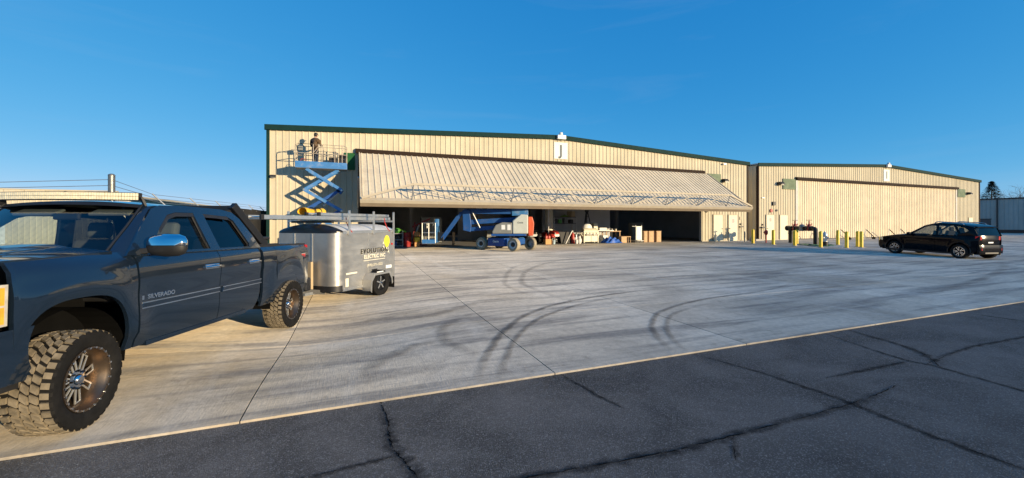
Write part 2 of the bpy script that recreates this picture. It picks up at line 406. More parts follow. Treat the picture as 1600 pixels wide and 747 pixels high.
for qi, (w, jit, pts) in enumerate([(.10, .55, [(.26, 4.19), (.29, 3.82), (.29, 3.36), (.37, 3.05), (.45, 2.71), (.5, 2.0)]), (.05, .5, [(-.45, 3.14), (-.05, 3.15), (.28, 3.18)]),
                    (.05, .6, [(2.27, 4.17), (2.34, 3.57), (2.41, 3.19)]), (.075, .35, [(4.3, 4.18), (4.51, 3.28), (4.56, 2.46), (4.49, 1.86), (4.5, 1.35), (4.5, .6)]),
                    (.09, .45, [(.3, 2.62), (1.02, 2.58), (2.02, 2.48), (2.91, 2.45), (4.56, 2.46), (5.5, 2.55)]), (.07, .4, [(7.06, 4.18), (6.68, 3.09), (6.71, 2.67), (6.59, 1.97), (6.6, 1.2)]),
                    (.10, .5, [(7.65, 4.18), (7.3, 3.16), (6.71, 2.67)]), (.06, .5, [(5.03, 2.97), (5.98, 2.95), (6.64, 2.94)]), (.05, .4, [(2.94, 2.44), (2.66, 2.19)]),
                    (.07, .4, [(11.26, 4.18), (11.31, 3.38), (11.3, 2.2)]), (.06, .5, [(6.7, 2.8), (8.2, 2.95), (10, 2.9), (13, 3.0)])]):
    ribbon('crack_seal', pts, w*1.5, lambda x, y: -.0208+.0001*qi, 'crack_band', .2, fade=.6, sub=14)
    o = ribbon('asphalt_crack', pts, w*.07, lambda x, y: -.0192+.0001*qi, 'crack_tar', 1.5, sub=16)
for qi, (w, fd, pts) in enumerate([(.15, .75, [(1.25, 4.23), (1.58, 4.94), (2.2, 5.97), (3.12, 7.0), (4.55, 7.75), (6.65, 8.2), (8.63, 8.3)]), (.13, .62, [(1.52, 4.22), (1.84, 4.88), (2.42, 5.82), (3.26, 6.68), (4.5, 7.36), (5.8, 7.75)]),
                   (.13, .7, [(4.0, 4.23), (4.34, 4.94), (4.82, 5.6), (5.62, 6.25), (7.22, 6.82), (9.71, 7.15), (12.99, 8.1)]), (.12, .5, [(4.22, 4.23), (4.56, 4.9), (5.02, 5.48), (5.76, 6.04), (7.22, 6.52)]),
                   (.22, .35, [(4.42, 7.6), (4.29, 9.5), (4.59, 10.86), (5.89, 13.06), (7.96, 15.02), (11.08, 16.36)]), (.2, .3, [(3.9, 8.2), (3.8, 9.9), (4.3, 11.4), (5.6, 13.8), (7.6, 15.6)]),
                   (.3, .4, [(.1, 4.8), (.33, 5.4), (.75, 5.85), (1.3, 6.1)]), (.3, .35, [(11.31, 5.24), (15.85, 5.9), (21.09, 6.89), (26.18, 8.37)]),
                   (.35, .35, [(6.2, 9.2), (9, 9.8), (13, 9.6), (17, 10.4)]), (.3, .32, [(-.4, 7.6), (.4, 8.0), (1.4, 7.7), (2.8, 8.4), (4.5, 8.1)]), (.25, .38, [(1.6, 5.0), (1.3, 5.9), (1.5, 6.9), (2.2, 7.4)])]):
    ribbon('tyre_mark', pts, w*1.05, lambda x, y: gz(x, y)+.003+.0003*qi, 'tyre_mark', .1, fade=fd)

# ------------------------------------------------------------------ hangars
RIB = .3048
def rib_profile(x0, x1, h=.032, w=.085, phase=.11):     # points (x, depth) across one sheet of ribbed siding
    pts = [(x0, 0)]; x = x0+phase
    while x < x1-.06:
        pts += [(x-w/2, 0), (x-w/4, h), (x+w/4, h), (x+w/2, 0)]; x += RIB
    pts.append((x1, 0)); return pts
def ribbed(name, parent, x0, x1, zb, zt, y, mat, n=-1):   # one sheet standing in the plane y, facing -Y (n=-1)
    b = MB(); P = rib_profile(x0, x1); vs = []
    for x, d in P: vs += [(x, y+n*d, zb(x)), (x, y+n*d, zt(x))]
    k = len(P)
    b.add(vs, [[2*i, 2*i+2, 2*i+3, 2*i+1] for i in range(k-1)])
    return b.build(name, mat, parent)
def sheets(parent, x0, x1, zb, zt, y, mat, name='siding_panel', sub=None):
    x = x0
    while x < x1-.02:
        e = min(x1, x+3*RIB)
        if x1-e < .12: e = x1
        cuts = [x, e]
        ribbed(name, parent, x, e, zb, zt, y-random.uniform(0, .002), mat); x = e
def man_door(parent, x, w, zt, y, mat, frame, lever='right'):
    b = MB(); t = .05
    b.b2((x-t, y-.05, FLOOR), (x, y, zt+t)); b.b2((x+w, y-.05, FLOOR), (x+w+t, y, zt+t)); b.b2((x, y-.05, zt), (x+w, y, zt+t))
    d = MB().b2((x+.004, y-.03, FLOOR+.01), (x+w-.004, y-.002, zt-.004)).build('man_door', mat, parent, bevel=.004)
    b.build('frame', frame, d)
    lx = x+w-.1 if lever == 'right' else x+.1
    h = MB(); h.cyl((lx, y-.03, FLOOR+1.0), (lx, y-.08, FLOOR+1.0), .028); h.bar((lx-.06, y-.075, FLOOR+1.0), (lx+.06, y-.075, FLOOR+1.0), .025, .03); h.build('handle', 'dark_trim', d)
    return d
def wall_pack(parent, x, y, z, s=1):
    b = MB(); b.prism([(y, z-.09*s), (y, z+.11*s), (y-.16*s, z+.11*s), (y-.28*s, z+.0), (y-.28*s, z-.05*s)], x-.17*s, x+.17*s, 'yz')
    f = b.build('wall_light', 'dark_trim', parent, bevel=.01)
    MB().box((x, y-.16*s, z-.08*s), (.26*s, .16*s, .02)).build('lens', 'galv', f)
def hangar(name, label, X0, X1, XR, EAVE, RIDGE, DX0, DX1, DTOP, depth=26, opened=True):
    t = thing(name, label, 'hangar', ((X0+X1)/2, WALL_Y, FLOOR))
    t.location = (0, 0, 0)
    Y = WALL_Y; YB_ = Y+depth
    top = lambda x: EAVE+(RIDGE-EAVE)*(1-abs(x-XR)/((XR-X0) if x < XR else (X1-XR)))
    base = lambda x: FLOOR+.01
    # solid wall behind the sheets, with the door opening left free
    b = MB(); th = .22
    b.prism([(X0, FLOOR), (DX0-.02, FLOOR), (DX0-.02, DTOP), (DX1+.02, DTOP), (DX1+.02, FLOOR), (X1, FLOOR), (X1, EAVE-.06), (XR, RIDGE-.06), (X0, EAVE-.06)], Y+.012, Y+th, 'xz')
    b.build('front_wall', 'interior_wall', t)
    sheets(t, X0, DX0-.02, base, lambda x: top(x)-.04, Y, 'siding')
    sheets(t, DX1+.02, X1, base, lambda x: top(x)-.04, Y, 'siding')
    x = DX0-.02
    while x < DX1+.02-.02:
        e = min(DX1+.02, x+3*RIB)
        if x < XR < e: e = XR
        ribbed('siding_panel', t, x, e, lambda q: DTOP+.1, lambda q: top(q)-.04, Y-random.uniform(0, .002), 'siding'); x = e
    # side and back walls
    for X, s in ((X0, 1), (X1, -1)):
        w = MB().b2((X, Y+th+.01, FLOOR), (X+s*.12, YB_, EAVE-.1)).build('side_wall', 'interior_wall', t)
        q = MB(); yy = Y+.06; vs = []; P = [(yy, 0)]; yy += .1
        while yy < YB_-.1: P += [(yy-.04, 0), (yy-.02, .032), (yy+.02, .032), (yy+.04, 0)]; yy += RIB
        P.append((YB_, 0))
        for y_, d in P: vs += [(X-s*(.004+d), y_, FLOOR), (X-s*(.004+d), y_, EAVE-.08)]
        q.add(vs, [[2*i, 2*i+2, 2*i+3, 2*i+1] for i in range(len(P)-1)]); q.build('side_siding', 'siding', t)
    MB().b2((X0+.13, YB_-.1, FLOOR), (X1-.13, YB_, EAVE-.12)).build('back_wall', 'interior_wall', t)
    # roof slopes with overhang
    for xa, za_, xb, zb_ in ((X0-.12, EAVE-.02, XR, RIDGE), (XR, RIDGE, X1+.12, EAVE-.02)):
        b = MB(); b.prism([(xa, za_), (xb, zb_), (xb, zb_+.10), (xa, za_+.10)], Y-.10, YB_, 'xz'); r = b.build('roof', 'galv', t)
        b = MB(); b.prism([(xa, za_-.16), (xb, zb_-.16), (xb, zb_+.115), (xa, za_+.115)], Y-.16, Y-.104, 'xz'); b.build('rake_trim', 'green_trim', r)
        b = MB(); b.prism([(xa, za_-.165), (xb, zb_-.165), (xb, zb_-.13), (xa, za_-.13)], Y-.10, Y-.036, 'xz'); b.build('soffit_trim', 'green_trim', r)
    for X, s in ((X0, 1), (X1, -1)):
        b = MB(); b.b2((X-s*.05, Y-.055, FLOOR), (X+s*.10, Y-.034, EAVE-.17)); b.b2((X-s*.05, Y-.034, FLOOR), (X-s*.037, Y+.12, EAVE-.17)); b.build('corner_trim', 'green_trim' if X == X0 and opened else 'brown_trim', t)
    MB().b2((X0, Y-.05, FLOOR-.05), (DX0-.03, Y-.001, FLOOR+.06)).build('base_trim', 'tan_trim', t); MB().b2((DX1+.03, Y-.05, FLOOR-.05), (X1, Y-.001, FLOOR+.06)).build('base_trim', 'tan_trim', t)
    # brown header over the door
    b = MB(); b.prism([(Y-.002, DTOP+.22), (Y-.20, DTOP+.17), (Y-.24, DTOP+.0), (Y-.22, DTOP-.06), (Y-.002, DTOP-.02)], DX0-.15, DX1+.15, 'yz'); b.build('door_header', 'brown_trim', t)
    # beacon and letter board under the ridge
    b = MB(); b.b2((XR-.32, Y-.34, RIDGE-.18), (XR+.30, Y-.165, RIDGE+.08)); b.cyl((XR-.05, Y-.25, RIDGE+.08), (XR-.05, Y-.25, RIDGE+.26), .14, .11, 14); b.build('roof_light', 'white_paint', t, 40, bevel=.015)
    return t, top
J, jtop = hangar('hangar', 'long cream metal hangar with its wide tilt-up door open and letter J', -4.12, 30.81, 13.05, 6.78, 7.58, .30, 25.70, 5.72)
I, itop = hangar('hangar', 'cream metal hangar with its big door closed and letter I', 32.05, 69.4, 50.5, 6.78, 7.62, 36.9, 64.1, 5.68, opened=False)
def letter(t, ch, x, z, w, h):
    o = MB().b2((x-w/2, WALL_Y-.06, z-h/2), (x+w/2, WALL_Y-.035, z+h/2)).build('letter_board', 'sign_white', t)
    text('letter', ch, h*.86, 'sign_ink', o, (x, WALL_Y-.068, z), (R(90), 0, 0), bold=.022)
letter(J, 'J', 13.1, 6.66, 1.02, 1.12); letter(I, 'I', 50.55, 6.62, 1.05, 1.2)
floor = MB().b2((-4.0, WALL_Y+.0, FLOOR-.25), (30.7, WALL_Y+25.9, FLOOR-.002)).build('hangar_floor', 'floor_slab'); floor['kind'] = 'structure'

# the open tilt-up door of hangar J
P_TOP = Vector((0, 24.02, 5.70)); P_BOT = Vector((0, 20.1, 2.80)); dl = (P_BOT-P_TOP); DL = dl.length; dl.normalize()
dn = Vector((0, dl.z, -dl.y))           # outward normal (up and towards the apron)
if dn.z < 0: dn = -dn
DXa, DXb = .34, 26.08
def dp(x, a, h): p = P_TOP+dl*a+dn*h; return (x, p.y, p.z)
leaf = MB()
vs = [dp(DXa, .0, -.16), dp(DXb, .0, -.16), dp(DXb, DL, -.16), dp(DXa, DL, -.16), dp(DXa, 0, -.02), dp(DXb, 0, -.02), dp(DXb, DL, -.02), dp(DXa, DL, -.02)]
leaf.add(vs, [[0, 1, 2, 3], [7, 6, 5, 4], [0, 4, 5, 1], [1, 5, 6, 2], [2, 6, 7, 3], [3, 7, 4, 0]])
leaf = leaf.build('tilt_door', 'dark_trim', J)
x = DXa
while x < DXb-.02:
    e = min(DXb, x+3*RIB); P = rib_profile(x, e); vs = []
    for xx, d in P: vs += [dp(xx, .06, d-.012), dp(xx, DL-.2, d-.012)]
    MB().add(vs, [[2*i, 2*i+2, 2*i+3, 2*i+1] for i in range(len(P)-1)]).build('door_panel', 'door_skin', leaf); x = e
b = MB()     # bottom beam and side edges
def dbox(x0, x1, a0, a1, h0, h1): 
    vs = [dp(x, a, h) for h in (h0, h1) for x, a in ((x0, a0), (x1, a0), (x1, a1), (x0, a1))]
    return vs, [[3, 2, 1, 0], [4, 5, 6, 7], [0, 1, 5, 4], [1, 2, 6, 5], [2, 3, 7, 6], [3, 0, 4, 7]]
b.add(*dbox(DXa-.02, DXb+.02, DL-.2, DL+.02, -.1, .06)); b.build('bottom_rail', 'truss_paint', leaf)
b = MB().add(*dbox(DXa-.015, DXb+.015, DL-.12, DL+.015, -.30, -.103)); b.build('bottom_beam', 'door_beam_shade', leaf)
for xx in (DXa-.02, DXb-.03): MB().add(*dbox(xx, xx+.05, .03, DL-.203, -.15, .045)).build('side_edge', 'truss_paint', leaf)
for k in range(12):
    xx = 1.5+k*2.1; MB().add(*dbox(xx, xx+.1, .1, DL-.25, -.34, -.165)).build('door_stud', 'interior_dark', leaf)
HC, AC = .80, DL-.35       # truss chord: height off the skin, position down the leaf
b = MB(); n0, n1 = 2.75, 23.7
ch = [dp(DXa+.05, DL-.1, .1), dp(n0, AC, HC), dp(n1, AC, HC), dp(DXb-.05, DL-.1, .1)]
for p, q in zip(ch, ch[1:]): b.bar(p, q, .11, .10)
b.build('truss_chord', 'truss_paint', leaf)
N = 9; xs_ = [n0+(n1-n0)*i/(N-1) for i in range(N)]
for i, xx in enumerate(xs_):
    MB().tube([dp(xx, AC, HC), dp(xx-.05, DL-.1, .06)], .032, 6).build('truss_post', 'galv', leaf)
    if i < N-1:
        nx = xs_[i+1]; right = i >= N//2
        a, c = (dp(xx+.1, AC, HC), dp(nx-.15, DL-.12, .06)) if not right else (dp(nx-.1, AC, HC), dp(xx+.1, DL-.12, .06))
        MB().bar(a, c, .045, .045).build('truss_brace', 'truss_paint', leaf)
        MB().tube([dp(xx, AC-.05, .06), dp((xx+nx)/2, AC-.1, .55), dp(nx, DL-.15, .06)], .018, 5).build('truss_rod', 'galv', leaf)
for xx in (DXa-.06, DXb+.10):      # hydraulic rams
    b = MB(); b.tube([(xx, WALL_Y+.0, 2.6), dp(xx, 2.2, -.3)], .05, 8); b.build('hydraulic_ram', 'steel', leaf)

# fittings on J
for x0, x1, z0, z1, mt in ((-.42, .12, 4.72, 5.66, 'green_panel'), (26.25, 27.7, 4.95, 5.72, 'sage_panel')):
    MB().b2((x0, WALL_Y-.08, z0), (x1, WALL_Y-.04, z1)).build('wall_panel', mt, J)
wall_pack(J, 28.05, WALL_Y-.035, 5.2, 1.3); wall_pack(J, -3.86, WALL_Y-.035, 4.2, .7)
MB().b2((27.9, WALL_Y-.2, 6.5), (28.15, WALL_Y-.035, 6.6)).build('camera_bracket', 'galv', J); MB().b2((29.55, WALL_Y-.12, 3.55), (29.85, WALL_Y-.035, 3.62)).build('conduit_box', 'galv', J)
man_door(J, 26.95, 1.0, 2.42, WALL_Y-.036, 'door_white', 'tan_trim'); d2 = man_door(J, 28.6, 1.0, 2.42, WALL_Y-.036, 'door_white', 'tan_trim', 'left')
def door_sign(t, x, z):
    s = MB().b2((x-.15, WALL_Y-.075, z-.18), (x+.15, WALL_Y-.068, z+.18)).build('door_sign', 'sign_white', t)
    b = MB()
    for k in range(4): b.b2((x-.12, WALL_Y-.079, z-.14+.08*k), (x+.12, WALL_Y-.0755, z-.09+.08*k))
    b.build('print', 'sign_red', s)
door_sign(J, 29.1, 1.95)
b = MB(); b.b2((29.75, WALL_Y-.16, 1.42), (30.15, WALL_Y-.04, 1.52)); b.b2((29.9, WALL_Y-.12, 1.62), (30.02, WALL_Y-.04, 1.75)); b.cyl((29.95, WALL_Y-.09, .32), (29.95, WALL_Y-.09, 1.42), .02, n=6); b.build('pipe_valve', 'dark_trim', J)
MB().b2((29.85, WALL_Y-.07, 2.05), (30.0, WALL_Y-.04, 2.3)).build('switch_box', 'tan_trim', J)
# hangar I: closed door of ribbed sheets, fittings
cd = MB().b2((36.92, WALL_Y+.03, FLOOR), (64.08, WALL_Y+.12, 5.66)).build('closed_door', 'dark_trim', I)
x = 37.0
while x < 64.0:
    e = min(64.05, x+3*RIB)
    ribbed('door_panel', cd, x, e, lambda q: FLOOR+.07, lambda q: 5.64, WALL_Y-.005-random.uniform(0, .002), 'door_skin'); x = e
MB().b2((36.98, WALL_Y-.05, FLOOR+.005), (64.05, WALL_Y+.02, FLOOR+.07)).build('bottom_seal', 'dark_trim', cd)
MB().b2((36.85, WALL_Y-.06, FLOOR), (36.98, WALL_Y-.0, 5.6)).build('door_jamb', 'white_paint', I); MB().b2((64.06, WALL_Y-.06, FLOOR), (64.2, WALL_Y-.0, 5.6)).build('door_jamb', 'white_paint', I)
for x0, x1 in ((35.1, 36.72), (64.35, 66.0)): MB().b2((x0, WALL_Y-.08, 4.76), (x1, WALL_Y-.04, 5.68)).build('wall_panel', 'sage_panel', I)
wall_pack(I, 34.62, WALL_Y-.035, 5.2, 1.4); wall_pack(I, 66.55, WALL_Y-.035, 5.2, 1.4)
man_door(I, 33.02, 1.0, 2.46, WALL_Y-.036, 'door_white', 'tan_trim', 'left'); man_door(I, 34.72, 1.0, 2.46, WALL_Y-.036, 'door_white', 'tan_trim'); man_door(I, 66.8, .95, 2.4, WALL_Y-.036, 'door_white', 'tan_trim')
door_sign(I, 33.5, 2.05)
MB().b2((33.75, WALL_Y-.15, 3.3), (34.02, WALL_Y-.04, 3.62)).build('electric_box', 'dark_trim', I)
MB().cyl((33.58, WALL_Y-.12, 2.84), (33.58, WALL_Y-.04, 2.84), .15).build('alarm_bell', 'red_iron', I, 40); MB().cyl((34.3, WALL_Y-.1, 2.87), (34.3, WALL_Y-.04, 2.87), .09).build('alarm_strobe', 'dark_trim', I, 40)
b = MB(); b.b2((32.35, WALL_Y-.16, 1.35), (32.8, WALL_Y-.04, 1.46)); b.b2((32.5, WALL_Y-.12, 1.56), (32.62, WALL_Y-.04, 1.7)); b.cyl((32.4, WALL_Y-.09, .32), (32.4, WALL_Y-.09, 1.35), .02, n=6); b.build('pipe_valve', 'dark_trim', I)
b = MB(); b.b2((32.45, WALL_Y-.1, 3.9), (32.75, WALL_Y-.036, 3.96)); b.build('conduit_box', 'galv', I)
MB().b2((31.05, WALL_Y-.6, FLOOR-.06), (31.95, WALL_Y+.9, FLOOR+.12)).build('step', 'slab_edge', I)

# interior of J: columns, beams, partition, door tracks
for xx, yy, s in ((4.6, 36, .3), (9.7, 36, .3), (16.8, 34, .35), (24.0, 33, .3), (13.6, 30, .3)):
    MB().b2((xx, yy, FLOOR), (xx+s, yy+s, 6.3)).build('steel_column', 'interior_wall', J)
MB().b2((13.9, 28.6, FLOOR), (20.2, 28.75, 4.6)).build('partition', 'interior_wall', J)
MB().b2((8.2, 33.0, FLOOR), (12.0, 33.15, 3.9)).build('partition', 'interior_wall', J)
for k in range(5): MB().b2((-3.9, 27+4.5*k, 6.1), (30.6, 27.2+4.5*k, 6.4)).build('roof_beam', 'interior_dark', J)

# ------------------------------------------------------------------ grey building beyond, to the right
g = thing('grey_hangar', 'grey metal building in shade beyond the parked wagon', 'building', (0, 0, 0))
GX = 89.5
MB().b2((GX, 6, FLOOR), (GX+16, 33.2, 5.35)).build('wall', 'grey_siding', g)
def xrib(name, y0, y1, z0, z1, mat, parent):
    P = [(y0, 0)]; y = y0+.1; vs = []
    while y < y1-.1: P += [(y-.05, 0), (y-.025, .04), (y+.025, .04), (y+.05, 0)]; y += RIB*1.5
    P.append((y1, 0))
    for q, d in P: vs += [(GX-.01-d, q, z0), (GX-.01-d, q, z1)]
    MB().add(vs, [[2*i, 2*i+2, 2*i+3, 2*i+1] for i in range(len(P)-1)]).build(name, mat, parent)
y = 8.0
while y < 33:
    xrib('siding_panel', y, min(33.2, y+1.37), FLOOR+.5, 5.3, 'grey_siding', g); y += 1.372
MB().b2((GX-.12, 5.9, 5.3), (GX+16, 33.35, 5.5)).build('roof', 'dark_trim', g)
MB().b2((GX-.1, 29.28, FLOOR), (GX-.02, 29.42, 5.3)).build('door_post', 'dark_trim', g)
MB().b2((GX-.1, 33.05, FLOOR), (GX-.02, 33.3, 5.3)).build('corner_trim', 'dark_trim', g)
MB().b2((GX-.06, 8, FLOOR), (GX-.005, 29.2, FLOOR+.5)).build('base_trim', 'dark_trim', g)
dd = MB().b2((GX-.09, 30.0, FLOOR+.05), (GX-.03, 31.8, 2.35)).build('man_door', 'grey_door', g); MB().b2((GX-.11, 29.9, 2.35), (GX-.03, 31.9, 2.45)).build('frame', 'dark_trim', dd)

# ------------------------------------------------------------------ building on the left behind the fence
lb = thing('tan_building', 'low cream metal building behind the barbed wire fence and truck', 'building', (0, 0, 0))
LX, LY, LZ = -16.4, 38.6, 4.05
MB().b2((LX-60, LY+.03, FLOOR-.1), (LX-.03, LY+30, LZ-.3)).build('wall', 'siding_left', lb)
x = LX-44
while x < LX-.05:
    e = min(LX, x+3*RIB); ribbed('siding_panel', lb, x, e, lambda q: FLOOR, lambda q: LZ-.65, LY, 'siding_left'); x = e
k = 0
x = LX-44
while x < LX-.05:
    MB().b2((x+.015, LY-.14, LZ-.62), (min(x+1.05, LX), LY-.02, LZ+.02)).build('fascia_panel', 'siding_left', lb); x += 1.06
MB().b2((LX-44, LY-.18, LZ+.02), (LX+.2, LY+.1, LZ+.1)).build('parapet_cap', 'tan_trim', lb)
b = MB(); P = [(LY, 0)]; y = LY+.1; vs = []
while y < LY+29.9: P += [(y-.05, 0), (y-.025, .04), (y+.025, .04), (y+.05, 0)]; y += RIB
P.append((LY+30, 0))
for q, d in P: vs += [(LX+d, q, FLOOR), (LX+d, q, LZ-.35)]
b.add(vs, [[2*i, 2*i+2, 2*i+3, 2*i+1] for i in range(len(P)-1)]).build('side_siding', 'siding_left', lb)
b = MB(); b.b2((LX-30, LY+.2, LZ-.3), (LX+.25, LY+30, LZ-.1)); b.build('roof', 'tan_trim', lb)
MB().cyl((LX-2.6, LY-.16, LZ-.15), (LX-2.6, LY-.3, LZ-.15), .14).build('wall_light', 'dark_trim', lb, 40)
for xx in (LX-9, LX-22): MB().b2((xx, LY-.07, FLOOR), (xx+3.2, LY-.035, 3.0)).build('overhead_door', 'white_paint', lb)

# ------------------------------------------------------------------ vehicle materials
def paint(name, col, flake=.25, rough=.35, coat=1):
    m, nt, p = new_mat(name); v = opos(nt)
    c = ramp(nt, noise(nt, v, 1.5, 3), [(.3, tuple(q*.9 for q in col)), (.7, tuple(q*1.1 for q in col))])
    d = ramp(nt, noise(nt, v, 14, 6, .7), [(.55, (0, 0, 0)), (.8, (1, 1, 1))])        # road dust, more on the lower body
    z = nt.nodes.new('ShaderNodeSeparateXYZ'); nt.links.new(v, z.inputs[0])
    low = nt.nodes.new('ShaderNodeMapRange'); nt.links.new(z.outputs[2], low.inputs[0])
    low.inputs[1].default_value = .95; low.inputs[2].default_value = .5; low.inputs[3].default_value = .02; low.inputs[4].default_value = .2
    c = mixc(nt, c, (.10, .09, .075), mathn(nt, 'MULTIPLY', d, low.outputs[0]))
    nt.links.new(c, p.inputs['Base Color'])
    p.inputs['Metallic'].default_value = flake; p.inputs['Roughness'].default_value = rough
    p.inputs['Coat Weight'].default_value = coat; p.inputs['Coat Roughness'].default_value = .025
    n = bumpn(nt, noise(nt, v, 1.1, 2), .05, .02); nt.links.new(n, p.inputs['Coat Normal'])
    M[name] = m
paint('truck_paint', (.014, .027, .049), .5, .18)
paint('car_paint', (.002, .0028, .0055), .0, .16, .15)
M['car_paint'].node_tree.nodes['Principled BSDF'].inputs['Specular IOR Level'].default_value = .10
pm('chrome', (.80, .80, .80), .07, 1, .03, 4)
pm('dark_chrome', (.10, .10, .10), .15, 1, .1, 4)
pm('barrel_ground_tint', (.20, .145, .10), .32, .9, .15, 5)  # polished barrel with the ground's brown reflection tinted into its metal colour
pm('tread', (.20, .165, .115), .95, 0, .35, 14, bump=.4, bs=70, spec=.1)
pm('sidewall', (.012, .0115, .011), .8, 0, .3, 10, bump=.3, bs=60, spec=.15)
pm('liner', (.005, .005, .005), .95, 0, .2, 5, spec=.05)
pm('rim_silver', (.60, .59, .56), .25, .75, .08, 6)
pm('seat_fabric', (.09, .085, .08), .85, 0, .1, 8)
pm('seat_light', (.11, .11, .105), .85, 0, .1, 8)
pm('amber', (.90, .36, .04), .15, 0, .2, 12, coat=1)
pm('lamp_clear', (.62, .58, .50), .12, .3, .15, 20, coat=1)
pm('tail_red', (.45, .012, .01), .15, 0, .2, 10, coat=1)
pm('badge_red', (.55, .02, .02), .3, 0, .05, 10)
pm('led_face', (.78, .72, .52), .3, 0, .15, 30)
pm('white_ink', (.80, .80, .78), .5, 0, .03, 5)
glass('clear_glass', (.70, .78, .78)); glass('dark_glass', (.05, .06, .07)); glass('mid_glass', (.45, .48, .49))

# ------------------------------------------------------------------ wheels
def tyre(name, Rr, w, rim_r, parent, n=34, lugs=True, mat='tread'):
    """tyre standing in the xz plane, axis y, outer face towards +y"""
    h = w/2; bs = Rr-.018 if lugs else Rr
    prof = [(rim_r, h*.80), (rim_r+.012, h*.93), (rim_r+(Rr-rim_r)*.45, h*1.03), (Rr*.94, h*1.0), (bs*.985, h*.93), (bs, h*.8), (bs, -h*.8), (bs*.985, -h*.93), (Rr*.94, -h*1.0), (rim_r+(Rr-rim_r)*.45, -h*1.03), (rim_r+.012, -h*.93), (rim_r, -h*.8)]
    t = MB().lathe(prof, n=56, axis='y').build('tyre', 'sidewall', parent, 50)
    if lugs:
        b = MB(); st = 2*math.pi/n
        def P(a, y, r): return (r*math.sin(a), y, r*math.cos(a))
        def lug(a0, a1, y0, y1, sk, r1=None, hz=0):       # block between two angles and two widths, skewed by sk along the width
            vs = []
            for r in (Rr-.022, Rr):
                ins = 0 if r < Rr else .0025
                for a, y in ((a0+ins*2, y0+ins), (a1-ins*2, y0+ins), (a1+sk-ins*2, y1-ins), (a0+sk+ins*2, y1-ins)):
                    dr = -.010*max(0, (abs(y)/h-.72)/.28)**1.5
                    vs.append(P(a, y, r+dr))
            b.add(vs, [[3, 2, 1, 0], [4, 5, 6, 7], [0, 1, 5, 4], [1, 2, 6, 5], [2, 3, 7, 6], [3, 0, 4, 7]])
        for k in range(n):
            a = k*st
            e = .02*math.sin(k*2.4)
            lug(a+.04*st, a+.70*st, h*.62, h*.98, .10*st)
            lug(a+.30*st, a+.96*st, -h*.98, -h*.62, -.10*st)
            lug(a+.10*st+e*st, a+.80*st, h*.22, h*.55, .42*st)
            lug(a+.22*st, a+.92*st+e*st, -h*.55, -h*.22, .42*st)
            lug(a-.10*st, a+.60*st, -h*.16, h*.16, .55*st)
            for s in (1, -1):        # shoulder blocks running down the sidewall
                a0, a1 = (a+.12*st, a+.70*st) if k % 2 else (a+.12*st, a+.56*st)
                vs = [P(a0, s*h*.95, Rr-.012), P(a1, s*h*.95, Rr-.012), P(a1, s*h*1.045, Rr*.935), P(a0, s*h*1.045, Rr*.935), P(a0, s*h*.9, Rr-.03), P(a1, s*h*.9, Rr-.03), P(a1, s*h*.98, Rr*.93), P(a0, s*h*.98, Rr*.93)]
                b.add(vs, [[0, 1, 2, 3], [7, 6, 5, 4], [0, 4, 5, 1], [1, 5, 6, 2], [2, 6, 7, 3], [3, 7, 4, 0]])
        o = b.build('tread_blocks', mat, parent); 
        o.data.materials.append(M['sidewall'])
        for p in o.data.polygons:
            if abs(p.center.y) > h*.93: p.material_index = 1
    return t
WM = {}
def truck_wheel(parent, loc, rz):
    Rr, w, rr = .415, .315, .262
    o = MB().lathe([(rr, w*.40), (rr+.004, w*.47), (rr-.012, w*.475), (rr-.018, w*.40), (.222, w*.30), (.212, -.03), (.214, -.1), (rr, -w*.4)], n=56, axis='y').build('wheel', 'barrel_ground_tint', parent, 40, loc=loc, rot=(0, 0, rz))
    tyre('tyre', Rr, w, rr, o)
    MB().lathe([(.0, -.045), (.214, -.045)], n=32, axis='y').build('back_plate', 'liner', o)
    for k in range(8):
        a = 2*math.pi*k/8+.2
        b = MB()
        for s in (-1, 1):
            t = a+s*.125; c, q = math.sin(t), math.cos(t); i0, i1 = .07, .215
            b.bar((math.sin(a+s*.26)*i0, .06, math.cos(a+s*.26)*i0), (c*i1, .045, q*i1), .013, .013, up=(0, 1, 0))
        b.box((math.sin(a)*.208, .045, math.cos(a)*.208), (.05, .014, .010), rm=rotm(ry=a)); b.build('spoke', 'rim_silver', o, bevel=.003)
    MB().lathe([(.0, .098), (.030, .097), (.040, .088), (.046, .072), (.084, .068), (.090, .02)], n=24, axis='y').build('centre_cap', 'chrome', o, 40)
    if 'nut' not in WM:
        WM['nut'] = MB().cyl((0, .06, 0), (0, .084, 0), .010, n=6).mesh('lug_nut'); WM['nut'].materials.append(M['dark_chrome'])
        WM['bolt'] = MB().cyl((0, w*.46, 0), (0, w*.50, 0), .0095, n=6).mesh('rim_bolt'); WM['bolt'].materials.append(M['chrome'])
    for k in range(8):
        a = 2*math.pi*k/8; link('lug_nut', WM['nut'], o, loc=(.074*math.sin(a), 0, .074*math.cos(a)))
    for k in range(24):
        a = 2*math.pi*k/24; link('rim_bolt', WM['bolt'], o, loc=((rr-.006)*math.sin(a), 0, (rr-.006)*math.cos(a)))
    return o

